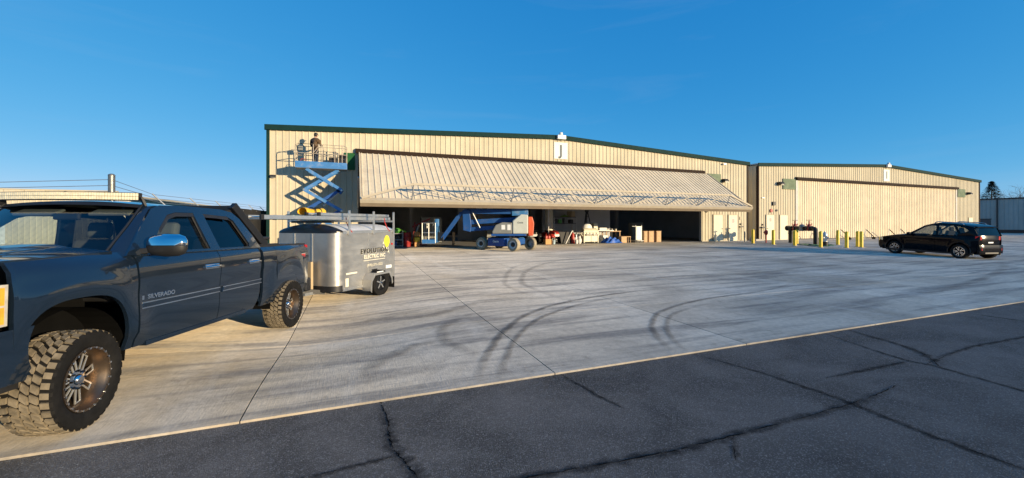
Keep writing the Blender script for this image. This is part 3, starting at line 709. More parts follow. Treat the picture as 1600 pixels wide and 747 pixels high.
# ------------------------------------------------------------------ pickup truck (local x forward from front axle, y left, z up)
TF = Vector((-2.10, 4.50)); TH = R(-107.6); tl = Vector((-math.sin(TH), math.cos(TH)))
tc = TF-tl*1.075
truck = thing('pickup_truck', 'dark blue lifted crew cab pickup truck with chrome wheels and roof light bar', 'truck', (tc.x, tc.y, gz(tc.x+1, tc.y)), rot=(0, -.0248, TH))
W = .98; AX_R = -3.70
def arch_z(x, c, a, bt, zc, e=3.0):
    t = abs((x-c)/a); return zc+bt*max(0, 1-t**e)**(1/e) if t < 1 else zc
FA = (-.03, .475, .63, .48); RA = (-3.76, .475, .585, .48)
def zbot(x):
    if abs(x-FA[0]) < FA[1]: return max(.52, arch_z(x, *FA))
    if abs(x-RA[0]) < RA[1]: return max(.52, arch_z(x, *RA))
    return .52
def arch_xs(c, a, n=28): return [c+a*math.sin(math.pi/2*(-1+2*i/n)) for i in range(n+1)]
def ytop(z, zs=1.36, k=.09): return -k*max(0, (z-zs)/.1)**2
def yside(x, z):
    y = W-.045*max(0, (.80-z)/.3)**2
    if x > .1: y -= .10*((x-.1)/.9)**2
    y += .018*math.exp(-((z-1.18)/.10)**2)
    for A in (FA, RA):         # swelling over the wheel arches
        r = math.hypot((x-A[0])/1.0, (z-.55)/1.15)
        y += .030*math.exp(-((r-.58)/.13)**2)*(1 if z > .6 else 0)
    if z > 1.33: y -= .065*((z-1.33)/.12)**2
    return y
def side_panel(name, xs, zt, s, mat='truck_paint', n=12, parent=truck, xedge=None):
    def fn(u, v):
        i = u*(len(xs)-1); k = min(int(i), len(xs)-2); f = i-k; x = xs[k]*(1-f)+xs[k+1]*f
        zb, t = zbot(x), zt(x); z = zb+(t-zb)*v
        if xedge: x += xedge(u, z)
        return (x, s*yside(x, z), z)
    return MB().grid(len(xs)-1, n, fn, lip=(0, -s*.035, 0)).build(name, mat, parent, 40)
belt = lambda x: 1.435
ftop = lambda x: 1.475-.055*max(0, (x+.45)/1.4)
for s in (1, -1):
    side_panel('front_fender', [-.585, -.55, -.52]+arch_xs(FA[0], FA[1])+[.455, .47], ftop, s)
    fd = side_panel('front_door', [-.61-.0623*i for i in range(21)], belt, s)
    rd = side_panel('rear_door', [-1.868-.05*i for i in range(20)], belt, s, xedge=lambda u, z: .13*u*max(0, (.85-z)/.35)**2 if u > .6 else 0)
    bd = side_panel('bed_side', [-2.90-.04*i for i in range(9)]+arch_xs(RA[0], RA[1], 28)+[-4.28, -4.36, -4.44, -4.50], lambda x: 1.455, s)
    for d, x in ((fd, -1.70), (rd, -2.64)):
        y = s*(W+.012)
        b = MB(); b.tube([(x+.10, y, 1.235), (x+.09, y+s*.04, 1.24), (x-.09, y+s*.04, 1.24), (x-.10, y, 1.235)], .016, 8); b.build('handle', 'chrome', d, 50)
        b = MB(); b.prism([(x+.13, 1.20), (x+.13, 1.27), (x-.13, 1.27), (x-.13, 1.20)], y-s*.01, y+s*.004, 'xz'); b.build('handle_cup', 'chrome', d, bevel=.01)
    for d, x0, x1 in ((fd, -.63, -1.84), (rd, -1.89, -2.82)):
        b = MB(); b.prism([(x0, .885), (x0-.03, .955), (x1, .955), (x1, .90)], s*(W-.002), s*(W+.016), 'xz'); o = b.build('side_moulding', 'truck_paint', d, bevel=.006)
        for zz, mt in ((.955, 'chrome'), (.90, 'chrome')):
            MB().bar((x0-.01, s*(W+.014), zz), (x1, s*(W+.014), zz), .012, .012).build('chrome_strip', mt, o)
# greenhouse sides with window openings
gy = lambda z: .925-.34*(z-1.43)
OUT = [(-.50, 1.43), (-.78, 1.72), (-.99, 1.92), (-1.12, 1.965), (-1.5, 1.985), (-2.2, 1.98), (-2.42, 1.95), (-2.56, 1.86), (-2.75, 1.62), (-2.87, 1.43)]
WF = [(-.80, 1.455), (-1.02, 1.71), (-1.19, 1.86), (-1.32, 1.895), (-1.62, 1.905), (-1.73, 1.455)]
WR = [(-1.91, 1.455), (-1.80, 1.90), (-2.28, 1.885), (-2.40, 1.83), (-2.60, 1.50), (-2.58, 1.455)]
def plate_with_holes(outer, holes, yf, s, thick):
    bm = bmesh.new(); edges = []
    for loop in [outer]+holes:
        vs_ = [bm.verts.new((p[0], s*yf(p[1]), p[1])) for p in loop]
        edges += [bm.edges.new((vs_[i], vs_[(i+1) % len(vs_)])) for i in range(len(vs_))]
    bmesh.ops.triangle_fill(bm, use_beauty=True, use_dissolve=False, edges=edges)
    r = bmesh.ops.solidify(bm, geom=list(bm.faces), thickness=thick)
    bmesh.ops.recalc_face_normals(bm, faces=bm.faces)
    me = bpy.data.meshes.new('cab_side'); bm.to_mesh(me); bm.free(); return me
for s in (1, -1):
    me = plate_with_holes(OUT, [WF, WR], gy, s, .03); me.materials.append(M['truck_paint']); cs = link('cab_side', me, truck)
    for nm, P, mt in (('front_side_window', WF, 'clear_glass'), ('rear_side_window', WR, 'dark_glass')):
        b = MB(); b.add([(p[0], s*(gy(p[1])-.012), p[1]) for p in P], [list(range(len(P)))]); g_ = b.build(nm, mt, truck)
        q = P+[P[0]]
        MB().tube([(p[0], s*(gy(p[1])+.002), p[1]) for p in P], .011, 5, closed=True).build('window_seal', 'black_plastic', g_)
    # rain visors
    for A, Bq in (((-1.04, 1.74), (-1.62, 1.925)), ((-1.79, 1.925), (-2.30, 1.905))):
        pts = [(-1.0, 1.71), (-1.19, 1.875), (-1.32, 1.912), (-1.62, 1.922)] if A[0] > -1.5 else [(-1.80, 1.92), (-2.05, 1.915), (-2.30, 1.90)]
        b = MB(); vs = []
        for p in pts: vs += [(p[0], s*(gy(p[1])+.006), p[1]), (p[0]+.0, s*(gy(p[1])+.035), p[1]-.012), (p[0], s*(gy(p[1]-.06)+.03), p[1]-.055)]
        b.add(vs, [[3*i+j, 3*i+3+j, 3*i+4+j, 3*i+1+j] for i in range(len(pts)-1) for j in (0, 1)]); b.build('rain_visor', 'black_plastic', truck)
    MB().bar((-1.655, s*(gy(1.9)+.006), 1.9), (-1.765, s*(gy(1.46)+.006), 1.455), .012, .03).build('pillar_trim', 'chrome', truck)
# roof
def roof_fn(u, v):
    x = -1.0-1.52*u; y = (v-.5)*2; ed = 1.975 - .03*max(0, (u-.8)/.2)**2 - .02*max(0, (.1-u)/.1)
    hw = .742+.0*u
    return (x, y*hw, ed+.055*(1-abs(y)**2.6))
MB().grid(16, 16, roof_fn, lip=(0, 0, -.03)).build('roof', 'truck_paint', truck, 40)
# windscreen, pillars and rear screen
def ws_fn(u, v):
    y = (u-.5)*2; bx, tx = -.46+.16*(1-y*y), -1.0+.07*(1-y*y)
    x = bx+(tx-bx)*v; z = 1.475+(1.965-1.475)*v+.03*(1-y*y)*v
    return (x, y*(.80+(.69-.80)*v), z)
ws = MB().grid(14, 6, ws_fn).build('windscreen', 'clear_glass', truck, 60)
MB().grid(14, 1, lambda u, v: (lambda p: (p[0]+.004, p[1], p[2]+.006))(ws_fn(u, .93+.075*v))).build('header_band', 'black_plastic', ws)
for s in (1, -1):
    b = MB(); pts0 = [(-.46, .80, 1.475), (-.74, .745, 1.72), (-1.0, .69, 1.965)]; pts1 = [(-.50, gy(1.43), 1.43), (-.78, gy(1.72), 1.72), (-1.02, gy(1.93), 1.945)]
    vs = []
    for p, q in zip(pts0, pts1):
        m_ = [(a+c)/2+d for a, c, d in zip(p, q, (.018, .0, .012))]
        vs += [(p[0], s*p[1], p[2]), (m_[0], s*m_[1], m_[2]), (q[0], s*q[1], q[2])]
    b.add(vs, [[3*i+j, 3*i+3+j, 3*i+4+j, 3*i+1+j] for i in range(2) for j in (0, 1)]); b.build('windscreen_pillar', 'truck_paint', truck, 60)
    MB().tube([(p[0]+.01, s*(p[1]+.004), p[2]+.006) for p in pts0], .010, 5).build('pillar_seal', 'black_plastic', truck)
b = MB(); b.add([(-2.52, -.66, 1.93), (-2.52, .66, 1.93), (-2.84, .80, 1.45), (-2.84, -.80, 1.45)], [[0, 1, 2, 3]]); b.build('rear_screen', 'dark_glass', truck)
b = MB()
for s in (1, -1): b.add([(-2.5, s*.66, 1.95), (-2.5, s*.745, 1.95), (-2.86, s*.925, 1.43), (-2.86, s*.79, 1.43)], [[0, 1, 2, 3]])
b.b2((-2.89, -.93, .6), (-2.86, .93, 1.45)); b.build('cab_back', 'truck_paint', truck)
# hood and cowl
def hood_fn(u, v):
    x = -.40+1.32*u; y = (v-.5)*2; z = ftop(x)+.012+.05*(1-abs(y)**4)*(1-.4*u)-.10*max(0, (u-.82)/.18)**2
    z += .022*smooth01(.62, .50, abs(y))*(1-.5*u) - .008*smooth01(.12, .0, abs(y))
    return (x+.06*(1-y*y), y*(.905-.10*max(0, u)**2), z)
MB().grid(18, 28, hood_fn, lip=(0, 0, -.03)).build('hood', 'truck_paint', truck, 50)
b = MB(); b.grid(2, 10, lambda u, v: (-.36-.13*u+.12*(1-(2*v-1)**2), (v-.5)*1.66, 1.488+.0*u)); b.build('cowl', 'black_plastic', truck)
for yy, y1 in ((.62, -.05), (-.05, -.68)): 
    b = MB(); b.tube([(-.34, yy, 1.50), (-.40, (yy+y1)/2, 1.525), (-.36, y1, 1.515)], .012, 6); b.bar((-.36, yy-.08, 1.515), (-.30, y1, 1.53), .02, .025); b.build('wiper', 'black_plastic', truck)
# nose: headlights, grille, bumper
for s in (1, -1):
    def hl(u, v):
        x = .505+.40*u; z = .985+.30*v-.04*u*(1-v); return (x, s*(yside(x, 1.1)+.004-.10*u*u), z)
    h_ = MB().grid(8, 6, hl, lip=(0, -s*.06, 0)).build('headlight', 'lamp_clear', truck, 40)
    MB().grid(4, 4, lambda u, v: (lambda p: (p[0], p[1]+s*.004, p[2]))(hl(.05+.5*u, .06+.40*v))).build('turn_signal', 'amber', h_)
    MB().grid(4, 4, lambda u, v: (lambda p: (p[0], p[1]+s*.004, p[2]))(hl(.05+.5*u, .51+.42*v))).build('side_marker', 'amber', h_)
MB().b2((.80, -.62, .98), (.93, .62, 1.30)).build('grille', 'black_plastic', truck, bevel=.02)
MB().b2((.90, -.62, 1.11), (.955, .62, 1.18)).build('grille_bar', 'chrome', truck, bevel=.01)
def bump_fn(u, v):
    a = (u-.5)*2; y = .985*math.sin(a*math.pi/2)**1 if True else 0; x = 1.08-.64*max(0, abs(a)-.55)/.45*abs(a)**.5-.02*(1-v)
    z = .55+.40*v; return (x-.05*(v-.5)**2*4, (.99*math.copysign(min(1, abs(a)/.62), a)), z+(.03 if abs(a) < .6 else 0))
MB().grid(24, 6, bump_fn, lip=(-.06, 0, 0)).build('front_bumper', 'truck_paint', truck, 40, bevel=0)
MB().b2((.40, -.96, .50), (.78, .96, .56)).build('air_dam', 'black_plastic', truck)
# light bar on the roof edge
lbm = MB(); pts = [(-.86-.10*(y/.70)**2, y, 2.055) for y in [-.70+.14*i for i in range(11)]]
lbm = MB(); 
for p, q in zip(pts, pts[1:]): lbm.bar(p, q, .07, .085)
lb_ = lbm.build('light_bar', 'black_metal', truck)
f = MB()
for i, (p, q) in enumerate(zip(pts, pts[1:])):
    d = (Vector(q)-Vector(p)); nrm = Vector((d.y, -d.x, 0)).normalized()
    if nrm.x < 0: nrm = -nrm
    for k in range(6):
        for r_ in (-1, 1):
            c = Vector(p)+d*((k+.5)/6)+nrm*.037; f.box((c.x, c.y, c.z+r_*.019), (.012, .0195, .034), rz=math.atan2(nrm.y, nrm.x))
f.build('light_cells', 'led_face', lb_)
for s in (1, -1): MB().bar((-.97, s*.70, 2.05), (-1.0, s*.72, 1.96), .05, .02).build('bracket', 'black_metal', lb_)
# mirrors
for s in (1, -1):
    def mir(top):
        pr = [(-.02, 0), (.055, .02), (.09, .09), (.06, .2), (-.02, .22)]
    b = MB(); n_ = 10
    def mf(u, v, z0, z1, bulge):
        y = .03+.30*u; t = v; e = math.sin(math.pi*min(1, max(.02, u*.96+.04)))**.35
        x = .075*(1-(2*u-1)**4)*bulge; return (x, y, z0+(z1-z0)*t)
    # housing: closed loft across y
    secs = []
    for i, (yy, hx, hz) in enumerate([(.06, .045, .075), (.10, .075, .10), (.20, .085, .112), (.30, .075, .105), (.35, .05, .085), (.37, .02, .05)]):
        secs.append([(math.cos(t)*hx if math.cos(t) > 0 else math.cos(t)*hx*.5, yy, math.copysign(abs(math.sin(t))**.7, math.sin(t))*hz) for t in [2*math.pi*j/16 for j in range(16)]])
    def loft(zlo, zhi):
        q = MB(); vs = [(-.74+p[0]*1.1, s*(W-.07+p[1]*1.18), 1.535+min(zhi, max(zlo, p[2]*1.08))) for sc in secs for p in sc]; k = 16
        q.add(vs, [[i*k+j, i*k+(j+1) % k, (i+1)*k+(j+1) % k, (i+1)*k+j] for i in range(len(secs)-1) for j in range(k)]+[list(range(k)), list(range(5*k, 6*k))]); return q
    mo = loft(-.2, -.005).build('mirror', 'black_plastic', truck, 50)
    loft(-.004, .2).build('mirror_cap', 'chrome', mo, 50)
    MB().bar((-.70, s*(W-.10), 1.47), (-.75, s*(W+.08), 1.49), .09, .06).build('mirror_arm', 'black_plastic', mo, bevel=.01)
# bed
MB().b2((-4.46, -.80, .86), (-2.92, .80, .90)).build('bed_floor', 'black_plastic', truck)
for s in (1, -1):
    MB().b2((-4.46, s*.80, .88), (-2.92, s*.83, 1.439)).build('bed_inner', 'black_plastic', truck); MB().b2((-4.50, s*.80, 1.44), (-2.92, s*.925, 1.466)).build('bed_rail', 'black_plastic', truck)
MB().b2((-2.95, -.84, .88), (-2.905, .84, 1.44)).build('bed_front', 'truck_paint', truck)
tg = MB().b2((-4.535, -.80, .80), (-4.47, .80, 1.46)).build('tailgate', 'truck_paint', truck, bevel=.02); MB().b2((-4.548, -.15, 1.22), (-4.53, .15, 1.30)).build('tailgate_handle', 'black_plastic', tg)
for s in (1, -1):
    MB().b2((-4.53, s*.82, .98), (-4.46, s*.965, 1.44)).build('tail_light', 'tail_red', truck, bevel=.015)
b = MB(); b.b2((-4.72, -.90, .62), (-4.50, .90, .80)); b.build('rear_bumper', 'chrome', truck, bevel=.03)
b = MB(); b.b2((-4.66, .88, .52), (-4.46, .99, .78)); b.build('bumper_end', 'black_plastic', truck, bevel=.03)
# headache rack behind the cab
for s in (1, -1):
    b = MB(); b.bar((-2.50, s*.74, 2.07), (-3.12, s*.88, 1.46), .075, .11); b.bar((-2.9, s*.87, 1.47), (-3.5, s*.88, 1.475), .08, .03); b.build('rack_post', 'black_metal', truck, bevel=.008)
b = MB(); b.bar((-2.52, -.72, 2.03), (-2.52, .72, 2.03), .05, .07); b.bar((-2.74, -.74, 1.80), (-2.74, .74, 1.80), .04, .05); b.build('rack_crossbar', 'black_metal', truck)
# inner arches, chassis, axles
for c in (FA[0], RA[0]):
    for s in (1, -1):
        b = MB(); b.lathe([(.52, -.20), (.52, .18)], o=(c, s*.74, .50), n=18, axis='y', a0=R(-100), a1=R(100)); b.lathe([(.05, -.20), (.52, -.20)] if s > 0 else [(.05, .20), (.52, .20)], o=(c, s*.74, .5), n=18, axis='y', a0=R(-100), a1=R(100)); b.build('wheel_liner', 'liner', truck)
b = MB(); b.b2((-4.45, -.56, .55), (.78, -.44, .74)); b.b2((-4.45, .44, .55), (.78, .56, .74)); b.b2((-2.85, -.90, .53), (-.55, .90, .60)); b.b2((-.48, -.6, .60), (.7, .6, 1.15)); b.build('chassis', 'liner', truck)
for xx in (0, AX_R): MB().cyl((xx, -.75, .40), (xx, .75, .40), .05).build('axle', 'liner', truck); MB().sphere((xx, 0.1, .40), (.14, .16, .15)).build('differential', 'liner', truck, 60)
for s in (1, -1):
    MB().cyl((-3.55, s*.58, .45), (-3.62, s*.60, 1.05), .032).build('shock_absorber', 'white_paint', truck, 40)
    b = MB(); b.b2((-2.5, s*.80, .50), (-.75, s*.955, .545)); b.build('rocker', 'truck_paint', truck)
    MB().b2((-4.28, s*.62, .35), (-4.26, s*.95, .62)).build('mud_flap', 'rubber', truck)
MB().tube([(-4.6, 0, .58), (-4.85, 0, .56)], .035, 8).build('tow_hitch', 'black_metal', truck)
# interior
MB().b2((-2.80, -.82, .62), (-.45, .82, .72)).build('cabin_floor', 'liner', truck)
b = MB(); b.prism([(-.46, 1.0), (-.44, 1.43), (-.62, 1.46), (-.92, 1.40), (-.96, 1.15), (-.9, .95)], -.82, .82, 'xz'); b.build('dashboard', 'black_plastic', truck, bevel=.03)
for x, mt in ((-1.45, 'seat_fabric'), (-2.35, 'seat_fabric')):
    for yy in (.40, -.40):
        b = MB(); b.box((x+.10, yy, .95), (.52, .52, .16)); b.build('seat', mt, truck, bevel=.05, seg=3)
        b = MB(); b.box((x-.20, yy, 1.28), (.15, .50, .62), rm=rotm(ry=R(-14))); o = b.build('seat_back', mt, truck, bevel=.06, seg=3)
        MB().box((x-.30, yy, 1.70), (.11, .27, .20), rm=rotm(ry=R(-10))).build('headrest', 'seat_light', truck, bevel=.05, seg=3)
b = MB(); sw = [(-.98+.19*math.sin(t)*-.35, .40+.19*math.cos(t), 1.33+.19*math.sin(t)*.93) for t in [2*math.pi*k/20 for k in range(20)]]; b.tube(sw, .016, 6, closed=True); b.bar((-.98, .22, 1.33), (-.98, .58, 1.33), .03, .03); b.build('steering_wheel', 'black_plastic', truck, 50)
MB().box((-.92, 0, 1.84), (.04, .26, .075)).build('rear_view_mirror', 'black_plastic', truck, bevel=.015)
for yy in (.38, -.38): MB().box((-1.02, yy, 1.89), (.14, .42, .03), rm=rotm(ry=R(25))).build('sun_visor', 'seat_light', truck, bevel=.01)
# wheels
truck_wheel(truck, (0, W-.06, .415), R(10.5)); truck_wheel(truck, (AX_R, W-.06, .415), 0)
truck_wheel(truck, (0, -(W-.06), .415), R(190.5)); truck_wheel(truck, (AX_R, -(W-.06), .415), R(180))
# lettering
YL = W+.0235
t_ = text('model_badge', 'SILVERADO', .062, 'chrome', truck, (-.90, YL-.02, 1.005), (R(90), 0, R(180)), ext=.006, sx=1.15, bold=.002)
b = MB(); b.prism([(-.645, .985), (-.645, 1.025), (-.67, 1.025), (-.67, .985)], YL-.03, YL-.012, 'xz'); b.build('bow_tie_badge', 'chrome', truck)
text('trim_badge', 'Z71', .105, 'badge_red', truck, (-4.27, W+.012, 1.225), (R(90), 0, R(180)), ext=.006, sx=.95, shear=.25, bold=.004)
text('trim_badge_outline', 'Z71', .105, 'white_ink', truck, (-4.272, W+.009, 1.222), (R(90), 0, R(180)), ext=.004, sx=.98, shear=.25, bold=.011)
# black toolbox lying across the bed
tb = thing('toolbox', 'black metal toolbox behind the cab in the pickup bed', 'toolbox', truck.location, rot=truck.rotation_euler)
MB().b2((-3.42, -.78, 1.10), (-3.0, .78, 1.55)).build('box', 'black_metal', tb, bevel=.01); MB().b2((-3.45, -.80, 1.552), (-2.98, .80, 1.60)).build('lid', 'black_metal', tb, bevel=.012)

# ------------------------------------------------------------------ enclosed cargo trailer (local x forward, y left, z up)
def metal_sheet():
    m, nt, p = new_mat('trailer_skin'); v = opos(nt)
    c = ramp(nt, noise(nt, v, 1.4, 5, .6, .4), [(.3, (.34, .33, .31)), (.7, (.53, .515, .48))])
    nt.links.new(c, p.inputs['Base Color']); p.inputs['Metallic'].default_value = .7
    r = ramp(nt, noise(nt, vecscale(nt, v, (1, 1, 3)), 3, 5), [(.3, (.30, .30, .30)), (.7, (.52, .52, .52))]); nt.links.new(r, p.inputs['Roughness'])
    nt.links.new(bumpn(nt, noise(nt, v, 2.2, 3), .12, .03), p.inputs['Normal']); M['trailer_skin'] = m
metal_sheet()
pm('decal_yellow', (.80, .66, .05), .5, 0, .15, 20); pm('decal_dark', (.015, .015, .014), .5, 0, .1, 10); pm('decal_cream', (.72, .68, .55), .5, 0, .05, 10)
pm('fibreglass_green', (.05, .30, .16), .45, 0, .1, 6); pm('yellow_bag', (.78, .46, .03), .55, 0, .15, 10, bump=.5, bs=14)
TRX, TRY, TRH = -.17, 11.16, R(-130.7)
trailer = thing('cargo_trailer', 'small silver enclosed cargo trailer hitched behind the blue pickup', 'trailer', (TRX, TRY, gz(TRX, TRY)+.03), TRH)
X0, X1, HW, ZB, ZT, RC = -.82, 1.32, .88, .27, 1.58, .24
plan = [(X0, -HW), (X0, HW)] + [(X1-RC+RC*math.sin(t), HW-RC+RC*math.cos(t)) for t in [R(90*k/8) for k in range(9)]] + [(X1-RC+RC*math.cos(t), -HW+RC-RC*math.sin(t)) for t in [R(90*k/8) for k in range(9)]]
MB().prism([(p[0]*.985, p[1]*.985) for p in plan], ZB, ZT, 'xy').build('body', 'trailer_skin', trailer, 35)
# skin sheets round the body, each its own piece
per = plan[1:]+[plan[0]]
def sheet_strip(i0, pts, name='skin_panel'):
    b = MB(); vs = []
    for p in pts: vs += [(p[0], p[1], ZB+.02), (p[0], p[1], ZT-.03)]
    b.add(vs, [[2*i, 2*i+2, 2*i+3, 2*i+1] for i in range(len(pts)-1)]); return b.build(name, 'trailer_skin', trailer, 35)
sheet_strip(0, [(X0, HW), (.20, HW)]); sheet_strip(0, [(.208, HW), (X1-RC, HW)])
sheet_strip(0, [(X0, -HW), (.20, -HW)]); sheet_strip(0, [(.208, -HW), (X1-RC, -HW)])
sheet_strip(0, [(X1-RC+RC*math.sin(R(90*k/8)), HW-RC+RC*math.cos(R(90*k/8))) for k in range(9)]+[(X1, .26)])
sheet_strip(0, [(X1-RC+RC*math.sin(R(90*k/8)), -(HW-RC+RC*math.cos(R(90*k/8)))) for k in range(9)]+[(X1, -.26)])
sheet_strip(0, [(X1, .25), (X1, -.25)])
for xx in (X1+.004,):
    for yy in (.255, -.255): MB().b2((xx-.003, yy-.012, ZB+.1), (xx+.006, yy+.012, ZT-.04)).build('seam_strip', 'alu', trailer)
MB().b2((.195, HW-.002, ZB+.04), (.213, HW+.006, ZT-.05)).build('seam_strip', 'alu', trailer)
for s in (1, -1): MB().b2((X0-.01, s*(HW-.03), ZB), (X0+.03, s*(HW+.008), ZT)).build('corner_post', 'alu', trailer)
for s in (1, -1): MB().b2((X0, s*(HW-.03), ZT-.05), (X1-RC, s*(HW+.010), ZT+.02)).build('top_rail', 'alu', trailer); MB().b2((X0, s*(HW-.02), ZB-.03), (X1-RC, s*(HW+.010), ZB+.03)).build('bottom_rail', 'alu', trailer)
rv = MB()
for s in (1,):
    for k in range(26): rv.sphere((X0+.05+k*.072, s*(HW+.010), ZT-.02), (.007, .004, .007), 6, 4); rv.sphere((X0+.05+k*.072, s*(HW+.010), ZB+.01), (.007, .004, .007), 6, 4)
    for k in range(16): rv.sphere((.204, s*(HW+.006), ZB+.1+k*.075), (.006, .004, .006), 6, 4)
tag(rv.build('rivets', 'steel', trailer, 60), kind='stuff')
# arched roof with a dark rounded nose cap
def rf(u, v):
    x = X0+(X1-RC-X0)*u; y = (v-.5)*2; return (x, y*HW, ZT+.02+.15*(1-abs(y)**2.5))
MB().grid(6, 14, rf, lip=(0, 0, -.02)).build('roof', 'white_paint', trailer, 50)
def nose(u, v):
    y = (v-.5)*2; ang = u*math.pi/2; e = 1-abs(y)**2.5
    yy = y*HW; xl = X1 if abs(yy) < HW-RC else X1-RC+math.sqrt(max(0, RC*RC-(abs(yy)-HW+RC)**2))
    x = (X1-RC)+(xl+.004-(X1-RC))*math.sin(ang); zt = ZT+.02+.15*e; return (x, yy, ZT-.035+(zt-ZT+.035)*math.cos(ang))
MB().grid(8, 22, nose).build('nose_cap', 'black_metal', trailer, 60)
pl = [(p[0]+.008, p[1]*1.008) for p in plan if p[0] > X1-RC-.001]
b = MB(); vs = []
for p in pl: vs += [(p[0], p[1], ZB-.02), (p[0], p[1], ZB+.11)]
b.add(vs, [[2*i, 2*i+2, 2*i+3, 2*i+1] for i in range(len(pl)-1)]); b.build('stone_guard', 'black_plastic', trailer, 35)
# fenders, wheels
for s in (1, -1):
    b = MB(); pr = [(.44, .16), (.42, .42), (.30, .565), (-.30, .565), (-.40, .42), (-.43, .27)]
    vs = []
    for p in pr: vs += [(p[0], s*(HW+.006), p[1]), (p[0], s*(HW+.25), p[1])]
    b.add(vs, [[2*i, 2*i+2, 2*i+3, 2*i+1] for i in range(len(pr)-1)])
    b.add([(p[0], s*(HW+.25), p[1]) for p in pr]+[(p[0]*.90, s*(HW+.25), p[1]-.05) for p in pr], [[i, i+1, i+7, i+6] for i in range(5)])
    f_ = b.build('fender', 'trailer_skin', trailer)
    so = f_.modifiers.new('thickness', 'SOLIDIFY'); so.thickness = .008
    w = MB().lathe([(.185, .06), (.19, .075), (.175, .078), (.165, .03), (.05, .04), (0, .045)], n=30, axis='y').build('wheel', 'black_metal', trailer, 40, loc=(0, s*(HW+.135), .305), rot=(0, 0, 0 if s > 0 else math.pi))
    tyre('tyre', .315, .19, .185, w, lugs=False)
    for k in range(5):
        a = 2*math.pi*k/5; MB().bar((.03*math.sin(a), .055, .03*math.cos(a)), (.16*math.sin(a), .06, .16*math.cos(a)), .03, .015, up=(0, 1, 0)).build('spoke', 'rim_silver', w)
    MB().cyl((0, .04, 0), (0, .085, 0), .03).build('hub', 'chrome', w, 40)
    MB().b2((-.50, s*(HW+.02), .12), (-.48, s*(HW+.24), .40)).build('mud_flap', 'rubber', trailer)
    MB().b2((-.74, s*(HW+.004), 1.20), (-.68, s*(HW+.02), 1.25)).build('marker_light', 'tail_red', trailer)
MB().b2((.22, HW+.252, .575), (-.02, HW+.262, .60)).build('fender_sticker', 'white_ink', trailer)
b = MB(); b.prism([(.08, .60), (.10, .635), (-.12, .635), (-.10, .60)], HW+.004, HW+.01, 'xz'); b.build('oval_sticker', 'decal_dark', trailer)
MB().b2((-.70, HW+.004, .60), (-.46, HW+.008, .68)).build('white_sticker', 'white_ink', trailer)
MB().b2((1.0, HW+.004, .33), (.90, HW+.008, .52)).build('door_sticker', 'decal_cream', trailer)
MB().b2((.98, HW+.004, .60), (.62, HW+.008, .64)).build('name_sticker', 'decal_cream', trailer)
MB().cyl((0, -HW, .30), (0, HW, .30), .04).build('axle', 'black_metal', trailer)
b = MB(); b.bar((X1-.1, .5, ZB-.04), (2.25, .03, .44), .06, .09); b.bar((X1-.1, -.5, ZB-.04), (2.25, -.03, .44), .06, .09); b.build('tongue', 'black_metal', trailer)
MB().tube([(1.85, 0, .05), (1.85, 0, .95)], .035, 10).build('tongue_jack', 'galv', trailer, 40); MB().b2((2.2, -.05, .40), (2.45, .05, .50)).build('coupler', 'black_metal', trailer)
MB().b2((X1+.08, .02, .22), (X1+.14, .36, .92)).build('tongue_board', 'cardboard', trailer); MB().b2((X1+.02, -.3, ZB-.06), (X1+.36, .42, ZB+.0)).build('tongue_step', 'galv', trailer)
# lettering on the left side
rt = (R(90), 0, R(180)); yl = HW+.009
text('lettering_outline', 'EVOLUTION', .16, 'decal_cream', trailer, (-.028, yl-.002, 1.082), rt, sx=1.0, bold=.003, space=1.22)
text('lettering', 'EVOLUTION', .16, 'decal_dark', trailer, (-.02, yl+.002, 1.09), rt, sx=1.0, bold=.003, space=1.22)
text('lettering', 'ELECTRIC INC', .125, 'decal_cream', trailer, (-.02, yl, .955), rt, sx=.92, bold=.005, space=1.12)
text('phone_number', '(970) 371-1332', .09, 'decal_cream', trailer, (-.02, yl, .74), rt, bold=.001, space=1.05)
MB().b2((.40, yl-.003, .86), (-.42, yl-.001, .875)).build('underline', 'decal_cream', trailer)
b = MB()
b.prism([(-.50+.115*math.cos(t)*(1 if math.sin(t) > -.3 else .8), 1.30+.16*math.sin(t)) for t in [2*math.pi*k/24 for k in range(24)]], yl-.004, yl, 'xz'); b.build('bulb_emblem', 'decal_yellow', trailer)
b = MB(); b.prism([(-.46, 1.15), (-.46, 1.09), (-.56, 1.09), (-.56, 1.15)], yl-.004, yl, 'xz'); b.build('bulb_base', 'decal_cream', trailer)
for q, (xx, zz) in enumerate([(-.36, 1.26), (-.37, 1.16), (-.57, 1.03)]):
    MB().prism([(xx, zz+.05), (xx+.035, zz-.02), (xx, zz-.01), (xx-.035, zz-.06), (xx-.02, zz+.01)], yl-.004, yl, 'xz').build('spark_emblem', 'decal_cream', trailer)
